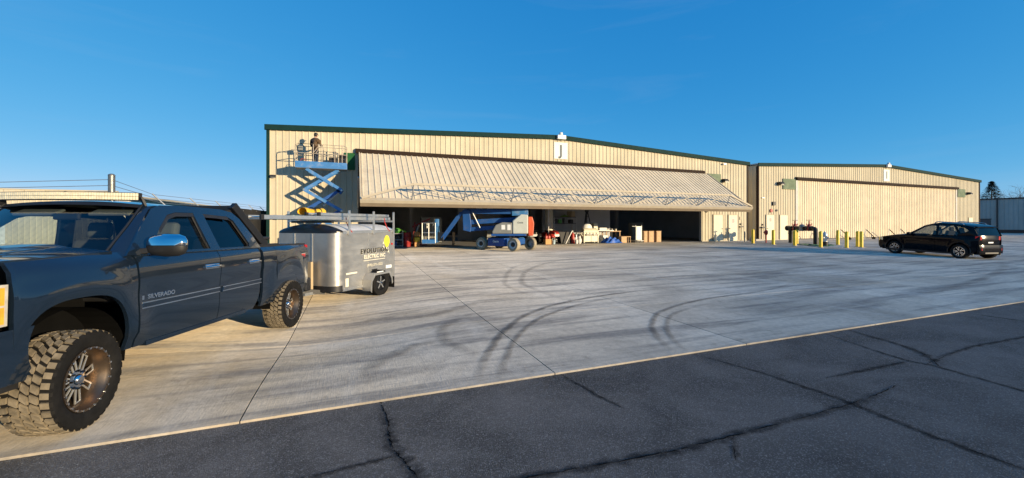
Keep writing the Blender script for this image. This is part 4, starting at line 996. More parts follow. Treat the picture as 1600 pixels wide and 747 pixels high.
# ladder rack on the roof
for xx in (.90, .05, -.76):
    b = MB(); b.bar((xx, -HW-.01, 1.82), (xx, HW+.02, 1.82), .045, .045); 
    for s in (1, -1): b.b2((xx-.025, s*(HW+.012), 1.50), (xx+.025, s*(HW+.04), 2.06))
    b.build('rack_bar', 'alu', trailer)
MB().box((1.02, -.05, 1.80), (.07, 1.2, .05)).build('rack_front_bar', 'black_metal', trailer)
for xx in (.80, -.60): MB().tube([(xx, HW+.02, 1.56), (xx+.06, HW-.02, 1.66), (xx+.10, HW-.06, 1.80), (xx+.06, HW-.1, 1.9)], .012, 6).build('strap', 'red_paint', trailer)
def ladder(name, label, y, z, x0, x1, mat, w=.40, hh=.075, cat='ladder', rungs=.3):
    t = thing(name, label, cat, trailer.location, TRH)
    for s in (-1, 1): MB().b2((x0, y+s*w/2-.015, z), (x1, y+s*w/2+.015, z+hh)).build('rail', mat, t)
    x = x0+.15
    while x < x1-.05: MB().cyl((x, y-w/2, z+hh/2), (x, y+w/2, z+hh/2), .015, n=8).build('rung', 'alu', t); x += rungs
    for s in (-1, 1): MB().b2((x1-.01, y+s*w/2-.025, z-.01), (x1+.05, y+s*w/2+.025, z+hh+.01)).build('foot', 'black_plastic', t)
    return t
ladder('aluminium_ladder', 'long aluminium ladder on the trailer roof rack, reaching over the truck bed', .45, 1.85, -.95, 2.85, 'alu')
ladder('aluminium_ladder', 'second aluminium ladder laid on top of the long one', .47, 1.94, -.90, 1.5, 'alu', .34, .06)
ladder('fibreglass_ladder', 'green fibreglass ladder on the far side of the trailer rack', -.12, 1.85, -.85, 1.75, 'fibreglass_green', .42, .09)
for k in range(4):
    tag(MB().cyl((-.95, -.50-.06*k, 1.87), (2.7-.2*k, -.50-.06*k, 1.87), .021, n=8).build('conduit_pipe', 'galv', None, 50, loc=trailer.location, rot=(0, 0, TRH)), ['longest grey conduit on the trailer roof rack, next to the green ladder', 'grey conduit second from the green ladder on the trailer rack', 'grey conduit third from the green ladder on the trailer rack', 'shortest grey conduit at the far edge of the trailer rack'][k], 'pipe', 'conduit pipes on the trailer rack')
yb = thing('yellow_bag', 'yellow roll of tarpaulin strapped on the trailer roof rack', 'bag', trailer.location, TRH)
b = MB(); b.grid(14, 12, lambda u, v: (.72+.58*u, -.06+(.13+.03*math.sin(u*9))*math.cos(2*math.pi*v), 2.03+(.085+.018*math.sin(u*7+v*6))*math.sin(2*math.pi*v))); b.build('roll', 'yellow_bag', yb, 60)
for xx in (.87, 1.04): MB().tube([(xx, -.06+.15*math.cos(t), 2.03+.10*math.sin(t)) for t in [2*math.pi*k/14 for k in range(14)]], .014, 5, closed=True).build('strap', 'black_plastic', yb)

# ------------------------------------------------------------------ scissor lift with a worker
sl = thing('scissor_lift', 'blue scissor lift raised against the front of hangar J', 'lift', (-1.48, 23.15, gz(-1.5, 23)))
LZ0 = 4.55-sl.location.z; HL, HWd = 1.19, .40        # platform half length (x), half width (y)
MB().b2((-HL, -HWd, LZ0), (HL, HWd, LZ0+.10)).build('deck', 'machine_grey', sl)
for s in (-1, 1): MB().b2((-HL-.01, s*HWd-.02, LZ0+.01), (HL+.01, s*HWd+.02, LZ0+.34)).build('toe_board', 'blue_light', sl, bevel=.008)
for s in (-1, 1): MB().b2((s*HL-.02, -HWd+.02, LZ0+.01), (s*HL+.02, HWd-.02, LZ0+.32)).build('toe_board', 'blue_light', sl)
RZ = LZ0+1.22
def rail(p): return MB().tube(p, .019, 6).build('guard_rail', 'rail_worn', sl, 50)
for s in (-1, 1):
    rail([(-HL, s*HWd, LZ0+.3), (-HL, s*HWd, RZ-.12), (-HL+.12, s*HWd, RZ), (HL-.12, s*HWd, RZ), (HL, s*HWd, RZ-.05), (HL, s*HWd, LZ0+.3)])
    rail([(-HL, s*HWd, LZ0+.75), (HL, s*HWd, LZ0+.75)])
    for xx in (-.38, .05, .62, HL-.22): rail([(xx, s*HWd, LZ0+.3), (xx, s*HWd, RZ)])
rail([(-.40, -HWd, LZ0+.75), (-.08, -HWd, RZ)]); rail([(-.28, -HWd, LZ0+.75), (.02, -HWd, RZ)])
for s in (-1, 1):
    rail([(s*HL, -HWd, RZ-.06), (s*HL, HWd, RZ-.06)]); rail([(s*HL, -HWd, LZ0+.75), (s*HL, HWd, LZ0+.75)])
MB().b2((-HL+.06, HWd-.20, RZ-.24), (-HL+.26, HWd-.04, RZ-.02)).build('control_box', 'machine_grey', sl, bevel=.01)
zs = [LZ0-.02, 3.47-sl.location.z, 2.40-sl.location.z, 1.36-sl.location.z]; xl, xr = -.82, .84
for k in range(3):
    zt_, zb_ = zs[k], zs[k+1]
    for j, s in enumerate((-1, 1)):
        y1, y2 = s*.30, s*.22
        MB().bar((xl+.1*(k == 0), y1, zt_), (xr+.12, y1, zb_), .06, .15).build('scissor_arm', 'blue_light', sl, bevel=.006)
        MB().bar((xr-.05*(k == 0), y2, zt_), (xl+.02, y2, zb_), .06, .15).build('scissor_arm', 'blue_machine' if k else 'blue_light', sl, bevel=.006)
    MB().cyl((xl, -.34, zb_), (xl, .34, zb_), .05).build('pivot_pin', 'steel', sl, 40); MB().cyl((xr+.1, -.34, zb_), (xr+.1, .34, zb_), .05).build('pivot_pin', 'steel', sl, 40)
MB().box((xr+.0, 0, zs[1]-.02), (.30, .5, .22), rm=rotm(ry=R(35))).build('motor_cover', 'blue_machine', sl, bevel=.01)
MB().tube([(xr+.05, 0, zs[1]), (.05, 0, zs[2]+.25)], .05, 10).build('lift_cylinder', 'steel', sl, 40)
b = MB(); b.b2((-1.15, -.42, .22), (1.15, .42, .95)); b.build('chassis', 'blue_machine', sl, bevel=.03)
for xx in (-.8, .8):
    for s in (-1, 1): MB().cyl((xx, s*.36, .19), (xx, s*.46, .19), .19, n=20).build('wheel', 'rubber', sl, 40)
# cargo on the platform
DZ = sl.location.z+LZ0+.10
def crate(name, label, cat, x, y, w, d, h, mat, z=DZ, extra=None):
    t = thing(name, label, cat, (x, y, z))
    MB().b2((-w/2, -d/2, 0), (w/2, d/2, h*.78)).build('case', mat, t, bevel=.015); MB().b2((-w/2-.01, -d/2-.01, h*.79), (w/2+.01, d/2+.01, h)).build('lid', mat, t, bevel=.012)
    MB().tube([(-.1, -d/2-.01, h*.5), (-.1, -d/2-.05, h*.62), (.1, -d/2-.05, h*.62), (.1, -d/2-.01, h*.5)], .012, 5).build('handle', 'steel', t)
    return t
crate('tool_case', 'black tool case standing in the middle of the lift platform', 'tool case', -.95, 23.12, .40, .4, .52, 'black_plastic')
crate('tool_case', 'black tool case with white rim at the end of the lift platform', 'tool case', -.48, 23.12, .34, .4, .70, 'black_plastic')
t = thing('tool_bag', 'dark red tool bag at the near end of the lift platform', 'bag', (-2.35, 23.1, DZ))
MB().grid(8, 8, lambda u, v: (.24*math.cos(2*math.pi*u)*(.55+.45*math.sin(math.pi*v)), .14*math.sin(2*math.pi*u)*(.55+.45*math.sin(math.pi*v)), .30*v)).build('bag', 'wood_dark', t, 60); MB().tube([(-.15, 0, .26), (-.08, 0, .40), (.08, 0, .40), (.15, 0, .26)], .014, 5).build('handle', 'red_paint', t)
# the worker
pm('jacket_dark', (.016, .016, .018), .85, 0, .2, 8, bump=.4, bs=20); pm('jacket_brown', (.11, .065, .03), .85, 0, .15, 8, bump=.4, bs=20); pm('jeans', (.02, .03, .055), .9, 0, .2, 10); pm('skin', (.50, .30, .21), .6, 0, .08, 10); pm('boots', (.02, .014, .01), .7, 0, .2, 8)
def skin_fig(name, pts, edges, rad, mat, parent, root=0, sub=2):
    me = bpy.data.meshes.new(name); me.from_pydata(pts, edges, []); o = link(name, me, parent)
    m = o.modifiers.new('skin', 'SKIN'); m.use_smooth_shade = True
    for i, v in enumerate(me.skin_vertices[0].data): v.radius = rad[i] if isinstance(rad[i], tuple) else (rad[i], rad[i]); v.use_root = (i == root)
    q = o.modifiers.new('sub', 'SUBSURF'); q.levels = sub; q.render_levels = sub
    me.materials.append(M[mat]); return o
pr = thing('person', 'person in dark brown jacket, jeans and black cap standing on the lift platform', 'person', (-1.80, 23.12, DZ), R(62))
# body: +x is the way the worker faces
P = [(0, 0, .95), (0, 0, 1.12), (.01, 0, 1.30), (.015, 0, 1.43), (.03, 0, 1.52), (.05, 0, 1.60),
     (0, .10, .90), (.04, .11, .50), (-.01, .11, .10), (.11, .12, .045),
     (0, -.10, .90), (.0, -.11, .50), (-.04, -.11, .10), (.08, -.12, .045),
     (.0, .20, 1.40), (.03, .25, 1.14), (.24, .20, 1.06), (.33, .17, 1.10),
     (.0, -.20, 1.40), (.06, -.25, 1.15), (.27, -.18, 1.16), (.36, -.15, 1.20)]
Eg = [(0, 1), (1, 2), (2, 3), (3, 4), (4, 5), (0, 6), (6, 7), (7, 8), (8, 9), (0, 10), (10, 11), (11, 12), (12, 13), (3, 14), (14, 15), (15, 16), (16, 17), (3, 18), (18, 19), (19, 20), (20, 21)]
rad = [(.15, .12), (.16, .125), (.18, .135), (.15, .10), .06, .06, .10, .072, .055, .05, .10, .072, .055, .05, .085, .062, .05, .035, .085, .062, .05, .035]
body = skin_fig('body', P, Eg, rad, 'jacket_dark', pr)
me = body.data
for mt in ('jeans', 'skin', 'boots', 'jacket_brown'): me.materials.append(M[mt])
# bake the skin so that faces can carry clothing colours
bpy.context.view_layer.update()
bk = bpy.data.meshes.new_from_object(body.evaluated_get(bpy.context.evaluated_depsgraph_get())); body.modifiers.clear(); body.data = bk
for p in bk.polygons:
    c = p.center
    if c.z < .13: p.material_index = 3
    elif c.z < .90: p.material_index = 1
    elif c.z > 1.50 or c.x > .31: p.material_index = 2
    elif c.y < -.02: p.material_index = 4
    p.use_smooth = True
hd = MB(); hd.sphere((.065, 0, 1.665), (.098, .078, .122), 16, 12); hd.sphere((.165, 0, 1.655), (.022, .014, .022), 8, 6)
for s in (1, -1): hd.sphere((.06, s*.078, 1.66), (.02, .012, .032), 8, 6)
hd = hd.build('head', 'skin', pr, 60)
b = MB(); b.lathe([(.0, 1.80), (.05, 1.792), (.088, 1.76), (.098, 1.71), (.095, 1.695)], o=(.06, 0, 0), n=18); b.box((.165, 0, 1.70), (.11, .13, .015)); b.build('cap', 'black_plastic', pr, 60)
b = MB(); b.lathe([(.09, 1.70), (.092, 1.66), (.075, 1.59)], o=(.05, 0, 0), n=14, a0=R(100), a1=R(260)); b.build('hair', 'boots', pr, 60)
for s, base in ((1, (.33, .17, 1.10)), (-1, (.36, -.15, 1.20))):
    h_ = MB(); h_.sphere(base, (.045, .035, .022), 10, 6)
    for k in range(4):
        y = base[1]+(-.027+.018*k); L = (.052, .062, .06, .046)[k]
        h_.tube([(base[0]+.03, y, base[2]), (base[0]+.03+L*.6, y, base[2]-.006), (base[0]+.03+L, y, base[2]-.026)], [.0095, .009, .007], 6)
    h_.tube([(base[0]-.005, base[1]-s*.03, base[2]), (base[0]+.025, base[1]-s*.052, base[2]+.01), (base[0]+.05, base[1]-s*.05, base[2]+.005)], [.011, .010, .008], 6)
    h_.build('hand', 'skin', pr, 60)

# ------------------------------------------------------------------ articulated boom lift
bl = thing('boom_lift', 'blue articulated boom lift with white engine cover parked at the hangar door', 'boom lift', (8.05, 21.25, gz(8, 21.2)), math.atan2(1.42, -4.25))
ch_ = math.atan2(1.99, -1.28)-math.atan2(1.42, -4.25)      # chassis heading relative to the boom
CR = rotm(ch_)
def cr(p): return tuple(CR @ Vector(p))
b = MB(); b.box(cr((0, 0, .50)), (2.0, .86, .34), rz=ch_); b.build('chassis', 'blue_machine', bl, bevel=.03)
MB().box(cr((0, .70, .46)), (1.15, .5, .44), rz=ch_).build('side_box', 'blue_machine', bl, bevel=.03); MB().box(cr((0, -.70, .46)), (1.15, .5, .44), rz=ch_).build('side_box', 'blue_light', bl, bevel=.03)
pm('foam_tyre', (.34, .29, .20), .9, 0, .2, 8)
for xx in (-1.1, 1.1):
    for s in (1, -1):
        w = MB().lathe([(.21, .09), (.215, .12), (.19, .12), (.175, .05), (.06, .06), (.0, .10)], n=24, axis='y').build('wheel', 'white_paint', bl, 40, loc=cr((xx, s*.82, .355)), rot=(0, 0, ch_+(0 if s > 0 else math.pi)))
        MB().lathe([(.212, .12), (.25, .135), (.33, .125), (.355, .08), (.355, -.12), (.33, -.14), (.22, -.13)], n=30, axis='y').build('tyre', 'foam_tyre', w, 45)
        MB().lathe([(.0, .115), (.12, .10), (.13, .062)], n=20, axis='y').build('rim_centre', 'black_metal', w)
MB().cyl((0, 0, .66), (0, 0, .80), .48, n=24).build('turntable', 'black_metal', bl, 40)
# superstructure: +x towards the basket
MB().b2((-1.05, -.95, .80), (.85, .95, .92)).build('turret_plate', 'blue_machine', bl, bevel=.02)
for s in (1, -1):
    b = MB(); b.prism([(-1.15, .92), (-1.15, 1.95), (-.75, 1.98), (-.30, 1.62), (-.30, .92)], s*.35, s*.98, 'xz'); b.build('engine_cover', 'machine_white', bl, bevel=.06, seg=3)
    b = MB(); b.prism([(-.28, .92), (-.28, 1.52), (.25, 1.55), (.62, 1.40), (.80, 1.05), (.80, .92)], s*.40, s*.96, 'xz'); b.build('tank_cover', 'machine_grey', bl, bevel=.05, seg=3)
    b = MB(); b.b2((-.2, s*.96, 1.12), (-.02, s*.968, 1.42)); b.b2((.1, s*.96, 1.15), (.3, s*.968, 1.40)); b.build('cover_panel', 'white_paint', bl)
b = MB(); b.prism([(-1.45, .80), (-1.50, 1.50), (-1.40, 1.85), (-1.18, 1.85), (-1.18, .80)], -.75, .75, 'xz'); b.build('counterweight', 'orange_red', bl, bevel=.04)
# lower and upper boom
for s in (1, -1):
    MB().bar((-.85, s*.12, 1.72), (2.15, s*.12, 1.55), .07, .26).build('lower_boom', 'blue_machine', bl, bevel=.01)
MB().bar((-.70, 0, 1.35), (2.2, 0, 1.14), .24, .22).build('lower_strut', 'blue_machine', bl, bevel=.01)
MB().prism([(2.0, 1.0), (1.95, 1.35), (2.05, 2.2), (2.30, 2.30), (2.45, 2.2), (2.40, 1.1)], -.20, .20, 'xz').build('riser', 'blue_machine', bl, bevel=.02)
MB().bar((2.2, 0, 2.16), (-1.0, 0, 2.14), .26, .28).build('upper_boom', 'blue_machine', bl, bevel=.015)
MB().bar((-.3, 0, 2.10), (-1.22, 0, 2.16), .36, .40).build('boom_end', 'blue_light', bl, bevel=.02)
MB().tube([(1.9, .24, 2.12), (1.45, .24, 1.20)], .035, 8).build('lift_cylinder', 'steel', bl, 40)
for xx, zz in ((1.35, 2.24), (.75, 2.24)): MB().b2((xx, -.14, zz+.07), (xx+.32, .14, zz+.13)).build('hose_guard', 'white_paint', bl)
MB().bar((2.25, 0, 2.12), (2.62, 0, 1.98), .2, .22).build('knuckle', 'blue_machine', bl, bevel=.01)
MB().bar((2.55, 0, 2.0), (3.55, 0, .62), .15, .18).build('jib', 'blue_machine', bl, bevel=.01); MB().bar((2.75, .12, 1.9), (3.62, .12, .68), .04, .05).build('jib_link', 'blue_machine', bl)
BX0, BX1, BZ = 3.85, 4.55, .38
MB().b2((3.5, -.1, .50), (BX0, .1, 1.0)).build('rotator', 'black_metal', bl, bevel=.02)
MB().b2((BX0, -.85, BZ), (BX1, .85, BZ+.05)).build('basket_floor', 'steel', bl)
MB().b2((BX0-.02, -.80, BZ+.05), (BX0+.02, .80, BZ+.95)).build('basket_back', 'blue_light', bl); MB().b2((BX0, .82, BZ+.03), (BX1, .86, BZ+.24)).build('toe_board', 'blue_light', bl); MB().b2((BX0, -.86, BZ+.03), (BX1, -.82, BZ+.24)).build('toe_board', 'blue_light', bl)
for z in (.6, 1.12):
    MB().tube([(BX0, -.84, BZ+z), (BX1, -.84, BZ+z), (BX1, .84, BZ+z), (BX0, .84, BZ+z)], .02, 6, closed=True).build('basket_rail', 'galv', bl)
for xx, yy in ((BX0, -.84), (BX1, -.84), (BX1, 0), (BX1, .84), (BX0, .84), ((BX0+BX1)/2, .84), ((BX0+BX1)/2, -.84)):
    MB().tube([(xx, yy, BZ+.05), (xx, yy, BZ+1.12)], .02, 6).build('basket_post', 'galv', bl)
MB().b2((BX0-.06, -.28, BZ+1.08), (BX0+.16, .18, BZ+1.34)).build('control_panel', 'cream_plastic', bl, bevel=.03); MB().b2((BX0-.14, .25, BZ+.95), (BX0+.05, .6, BZ+1.35)).build('control_cover', 'blue_light', bl, bevel=.03)
for s in (1, -1):
    text('lettering', 'Genie', .17, 'white_ink', bl, cr((0, s*.962, .50)), (R(90), 0, ch_+(R(180) if s > 0 else 0)), bold=.004)
text('lettering', 'Genie', .13, 'decal_dark', bl, (-.72, .985, 1.52), (R(90), 0, R(180)))

# ------------------------------------------------------------------ things standing in the open hangar
FZ = FLOOR-.002
def T(name, label, cat, x, y, rz=0, group=None, z=FZ): return thing(name, label, cat, (x, y, z), rz, group)
# wire rack with a green machine at the far end of the opening
t = T('wire_rack', 'low wire rack with dark bins beside the red drum', 'rack', 2.55, 25.6)
for z in (.05, .42, .80): MB().b2((-.32, -.22, z), (.32, .22, z+.03)).build('shelf', 'galv', t)
for xx in (-.31, .31):
    for yy in (-.21, .21): MB().cyl((xx, yy, 0), (xx, yy, 1.0), .015, n=6).build('post', 'white_paint', t)
for xx, z, mt in ((-.15, .08, 'blue_machine'), (.14, .081, 'black_plastic'), (0, .45, 'black_plastic')): tag(MB().b2((xx-.12, -.15, z+.005), (xx+.12, .15, z+.26)).build('bin', mt, None, bevel=.02, loc=t.location), {.08: 'blue storage bin on the bottom shelf of the wire rack', .081: 'black storage bin on the bottom shelf of the wire rack', .45: 'black storage bin on the middle shelf of the wire rack'}[z], 'bin', 'bins on the wire rack')
t = T('lawn_blower', 'green garden machine sitting on top of the wire rack', 'machine', 2.55, 25.6, z=FZ+.835)
MB().sphere((0, 0, .16), (.22, .16, .16)).build('housing', 'green_plastic', t, 60); MB().tube([(.15, -.05, .2), (.35, -.12, .14), (.5, -.2, .08)], [.06, .05, .045], 8).build('nozzle', 'lime', t, 50)
t = T('drum', 'dark red steel drum beside the wire rack', 'drum', 3.15, 25.7)
MB().lathe([(0, 0), (.25, 0), (.26, .03), (.25, .28), (.262, .30), (.25, .32), (.25, .58), (.262, .60), (.25, .62), (.25, .86), (.262, .89), (.24, .87), (0, .87)], n=24).build('barrel', 'red_iron', t, 40); MB().cyl((.1, 0, .87), (.1, 0, .90), .035).build('bung', 'steel', t)
for k in range(3):
    t = T('jerry_can', ['yellow plastic can on the floor, bottom of the stack of three', 'yellow plastic can in the middle of the stack of three', 'yellow plastic can on top of the stack of three'][k], 'fuel can', 3.70, 25.35+.02*k, .2*k, z=FZ+.32*k)
    MB().b2((-.17, -.12, 0), (.17, .12, .27)).build('can', ['orange_box', 'yellow_paint', 'orange_box'][k], t, bevel=.035, seg=3); MB().tube([(-.08, 0, .26), (-.05, 0, .315), (.06, 0, .315), (.09, 0, .26)], .014, 6).build('handle', 'yellow_paint', t); MB().cyl((.12, 0, .26), (.13, 0, .31), .025, n=8).build('cap', 'black_plastic', t)
t = T('engine_hoist', 'red workshop hoist standing behind the yellow cans', 'hoist', 3.9, 27.0)
MB().bar((-.3, 0, .06), (.7, 0, .06), .1, .1).build('base', 'red_paint', t); MB().bar((-.2, 0, .1), (-.1, 0, 1.5), .1, .1).build('mast', 'red_paint', t); MB().bar((-.25, 0, 1.2), (.9, 0, 1.75), .08, .1).build('boom', 'red_paint', t); MB().tube([(-.1, 0, .6), (.2, 0, 1.4)], .035, 8).build('ram', 'steel', t)
tag(MB().b2((-.08, -.08, 0), (.08, .08, .86)).add([], []).build('wood_post', 'wood', None, bevel=.01, loc=(6.2, 26.2, FZ)), 'short squared wooden post behind the boom lift', 'post')

# quad bike and the load around it
def quad(label, x, y, rz, mat):
    t = T('quad_bike', label, 'quad bike', x, y, rz)
    for xx in (-.62, .62):
        for s in (1, -1):
            w = MB().lathe([(.14, .09), (.2, .12), (.29, .11), (.30, .06), (.30, -.08), (.27, -.11), (.14, -.1)], n=20, axis='y').build('wheel', 'rubber', t, 40, loc=(xx, s*.45, .30)); MB().lathe([(0, .06), (.14, .09)], n=12, axis='y').build('rim', 'steel', w)
    MB().bar((-.6, 0, .42), (.6, 0, .42), .3, .2).build('frame', 'black_metal', t)
    b = MB(); b.prism([(-.75, .55), (-.8, .75), (-.35, .82), (-.1, .75), (.1, .78), (.35, .95), (.8, .78), (.85, .6), (.4, .55), (0, .5)], -.24, .24, 'xz'); b.build('body', mat, t, bevel=.05, seg=3)
    for xx in (-.62, .62):
        for s in (1, -1): b = MB(); b.lathe([(.36, -.16), (.36, .16)], o=(xx, s*.43, .34), n=10, axis='y', a0=R(-70), a1=R(70)); o = b.build('fender', mat, t, 50); so = o.modifiers.new('t', 'SOLIDIFY'); so.thickness = .015
    MB().b2((-.5, -.17, .82), (.1, .17, .93)).build('seat', 'black_plastic', t, bevel=.05)
    MB().tube([(.25, -.38, 1.12), (.30, -.2, 1.10), (.35, 0, 1.0), (.30, .2, 1.10), (.25, .38, 1.12)], .018, 6).build('handlebar', 'black_metal', t)
    for x0, x1, nm in ((.45, .95, 'front_rack'), (-.95, -.45, 'rear_rack')):
        b = MB(); b.tube([(x0, -.35, .92), (x1, -.35, .92), (x1, .35, .92), (x0, .35, .92)], .014, 5, closed=True)
        for q in (-.17, 0, .17): b.tube([(x0, q, .92), (x1, q, .92)], .01, 5)
        b.build(nm, 'black_metal', t)
    for s in (1, -1): MB().sphere((.82, s*.2, .74), (.04, .06, .05), 8, 6).build('headlight', 'lamp_clear', t, 60)
    MB().b2((.80, -.28, .5), (.86, .28, .66)).build('bumper', 'white_paint', t, bevel=.02)
    return t
quad('red quad bike facing out of the hangar beside the cream pillar', 13.35, 26.2, R(-80), 'red_paint')
quad('dark quad bike with loaded rack deeper in the shade beside the red one', 12.1, 26.9, R(-100), 'black_plastic')
def carton(name, label, cat, x, y, w, d, h, mat, rz=0, z=FZ, group=None):
    t = T(name, label, cat, x, y, rz, group, z)
    MB().b2((-w/2, -d/2, 0), (w/2, d/2, h)).build('box', mat, t, bevel=.006)
    for s in (1, -1): MB().box((0, s*d*.26, h+.006), (w*.98, d*.46, .006)).build('flap', mat, t)
    return t
carton('crate', 'orange wooden crate holding red fuel cans at the hangar sill', 'crate', 12.5, 25.0, .44, .4, .36, 'orange_box')
for k, xx in enumerate((12.40, 12.62)):
    t = T('fuel_can', ['red fuel can in the orange crate, tall spout', 'red fuel can in the orange crate, short spout'][k], 'fuel can', xx, 25.0, z=FZ+.375)
    MB().b2((-.085, -.12, 0), (.085, .12, .22)).build('can', 'red_paint', t, bevel=.03); MB().tube([(0, 0, .2), (.02, 0, .30), (.06, 0, .36-.05*k)], [.025, .02, .014], 6).build('spout', 'red_paint', t)
t = T('bucket', 'pale blue plastic bucket next to the orange crate', 'bucket', 12.97, 24.95)
pm('pale_blue', (.42, .55, .62), .5, 0, .06, 6)
MB().lathe([(0, 0), (.10, 0), (.125, .27), (.132, .28), (.12, .28), (.1, .03)], n=20).build('pail', 'pale_blue', t, 40); MB().tube([(-.12, 0, .26), (-.08, 0, .36), (.08, 0, .36), (.12, 0, .26)], .006, 5).build('handle', 'steel', t)
t = T('tank', 'tall cream water heater tank standing behind the red quad bike', 'tank', 13.75, 27.2)
MB().lathe([(0, 0), (.30, 0), (.30, 1.35), (.315, 1.36), (.315, 1.42), (.30, 1.43), (.30, 2.45), (.24, 2.55), (0, 2.57)], n=24).build('cylinder', 'cream_plastic', t, 40); MB().cyl((.1, 0, 2.5), (.1, 0, 2.8), .03, n=8).build('pipe', 'steel', t)
tag(MB().tube([(0, 0, 0), (0, 0, 2.9)], .035, 8).build('white_pole', 'white_paint', None, 50, loc=(13.05, 25.9, FZ)), 'white upright pole left of the cream tank', 'pole')
b = MB(); b.box((0, 0, .42), (.95, .05, .85), rm=rotm(ry=0, rx=R(-18))); tag(b.build('black_panel', 'black_plastic', None, bevel=.01, loc=(14.15, 25.3, FZ)), 'black panel leaning behind the white plank', 'panel')
b = MB(); b.bar((-.3, 0, .02), (.28, .1, .92), .09, .05); tag(b.build('white_plank', 'white_paint', None, bevel=.004, loc=(14.2, 24.95, FZ)), 'white plank leaning in front of the black panel', 'plank')
t = T('gas_cylinder', 'red gas cylinder between the white plank and cream grill', 'cylinder', 14.62, 25.2)
MB().lathe([(0, 0), (.12, 0), (.125, .03), (.125, .62), (.09, .72), (.04, .75), (.04, .80), (0, .80)], n=20).build('bottle', 'red_paint', t, 50); MB().cyl((0, 0, .78), (0, 0, .86), .03, n=8).build('valve', 'steel', t)
t = T('jug', 'white plastic jug standing in front of the red cylinder', 'jug', 14.72, 24.85)
MB().lathe([(0, 0), (.095, 0), (.10, .03), (.10, .22), (.05, .30), (.035, .33), (.035, .36), (0, .36)], n=16).build('bottle', 'white_paint', t, 50); MB().tube([(.09, 0, .2), (.12, 0, .27), (.05, 0, .31)], .012, 5).build('handle', 'white_paint', t)
t = T('propane_tank', 'grey white propane tank left of the cream grill', 'tank', 15.02, 24.95)
MB().lathe([(0, .02), (.12, .03), (.16, .10), (.165, .2), (.16, .32), (.11, .41), (0, .43)], n=20).build('vessel', 'white_paint', t, 60); MB().lathe([(.10, .40), (.10, .52)], n=14, a0=.6, a1=5.6).build('collar', 'white_paint', t); MB().lathe([(.11, 0), (.11, .06)], n=16).build('foot_ring', 'white_paint', t); MB().cyl((0, 0, .43), (0, 0, .50), .03, n=8).build('valve', 'steel', t)
# cream grill cart
t = T('grill_cart', 'big cream barbecue cart with side shelves in the hangar opening', 'grill', 15.9, 25.05)
for xx in (-.58, .58):
    for yy in (-.25, .25): MB().b2((xx-.03, yy-.03, .06), (xx+.03, yy+.03, .92)).build('leg', 'cream_plastic', t)
MB().b2((-.55, -.26, .12), (-.01, .26, .56)).build('cabinet_door', 'cream_plastic', t, bevel=.02); MB().b2((.01, -.26, .12), (.55, .26, .56)).build('cabinet_door', 'cream_plastic', t, bevel=.02)
MB().b2((-.60, -.29, .66), (.60, .29, .80)).build('control_panel', 'cream_plastic', t, bevel=.02)
for k in range(4): MB().cyl((-.4+.27*k, -.29, .73), (-.4+.27*k, -.325, .73), .035, n=10).build('knob', 'black_plastic', t)
b = MB(); b.grid(10, 10, lambda u, v: (-.55+1.1*u, -.28*math.cos(math.pi*v), .81+.28*math.sin(math.pi*v))); b.build('hood', 'cream_plastic', t, 60)
for s in (-1, 1):
    MB().b2((s*.60, -.22, .74), (s*.86, .22, .77)).build('side_shelf', 'cream_plastic', t); MB().bar((s*.62, -.2, .5), (s*.84, -.2, .74), .03, .03).build('shelf_brace', 'cream_plastic', t)
    for yy in (-.25, .25): MB().cyl((s*.58, yy-.02, .05), (s*.58, yy+.02, .05), .05, n=10).build('caster', 'black_plastic', t)
t = T('dust_cover', 'white crumpled cover heaped on top of the cream grill', 'cover', 15.72, 25.05, z=FZ+1.09)
MB().grid(16, 12, lambda u, v: (.36*math.cos(2*math.pi*u)*(1-v*v)+.04*math.sin(9*u), .24*math.sin(2*math.pi*u)*(1-v*v), .36*(1-(1-v)**2)*(1+.16*math.sin(11*u))-.01)).build('cloth', 'white_paint', t, 60)
# black A-frame behind the grill
t = T('a_frame', 'tall black A-frame ladder standing behind the cream grill', 'ladder', 16.3, 26.0)
for s in (-1, 1):
    MB().bar((s*.52, -.25, 0), (s*.05, 0, 2.35), .07, .06).build('leg', 'black_metal', t); MB().bar((s*.1, .5, 0), (s*.03, 0, 2.35), .05, .05).build('rear_leg', 'black_metal', t)
for k in range(6):
    z = .3+.33*k; f_ = 1-z/2.35; MB().bar((-.05-.47*f_, -.25*f_, z), (.05+.47*f_, -.25*f_, z), .05, .03).build('step', 'black_metal', t)
MB().b2((-.12, -.08, 2.3), (.12, .08, 2.42)).build('top_cap', 'black_plastic', t)
# storage shelf behind, with cartons, hat and tools
t = T('storage_shelf', 'dark tall storage shelf in the shade behind the barbecue cart', 'shelf', 15.2, 27.6)
for z in (.1, .75, 1.40): MB().b2((-1.0, -.3, z), (1.0, .3, z+.04)).build('shelf_board', 'interior_dark', t)
for xx in (-.98, .98):
    for yy in (-.28, .28): MB().b2((xx-.025, yy-.025, 0), (xx+.025, yy+.025, 1.95)).build('post', 'galv', t)
MB().b2((-1.0, -.3, 1.90), (1.0, .3, 1.94)).build('shelf_board', 'black_metal', t)
carton('carton', 'tilted brown cardboard carton on the top of the dark shelf', 'carton', 15.75, 27.4, .5, .42, .42, 'cardboard', .5, FZ+1.945)
t = T('parasol', 'lime green cloth parasol lying on the dark shelf top', 'parasol', 15.15, 27.35, z=FZ+1.945); MB().lathe([(0, .14), (.18, .11), (.40, .0), (.38, .0), (0, .10)], n=12).build('canopy', 'lime', t, 30); MB().cyl((0, 0, .13), (0, 0, .20), .015, n=6).build('tip', 'black_plastic', t)
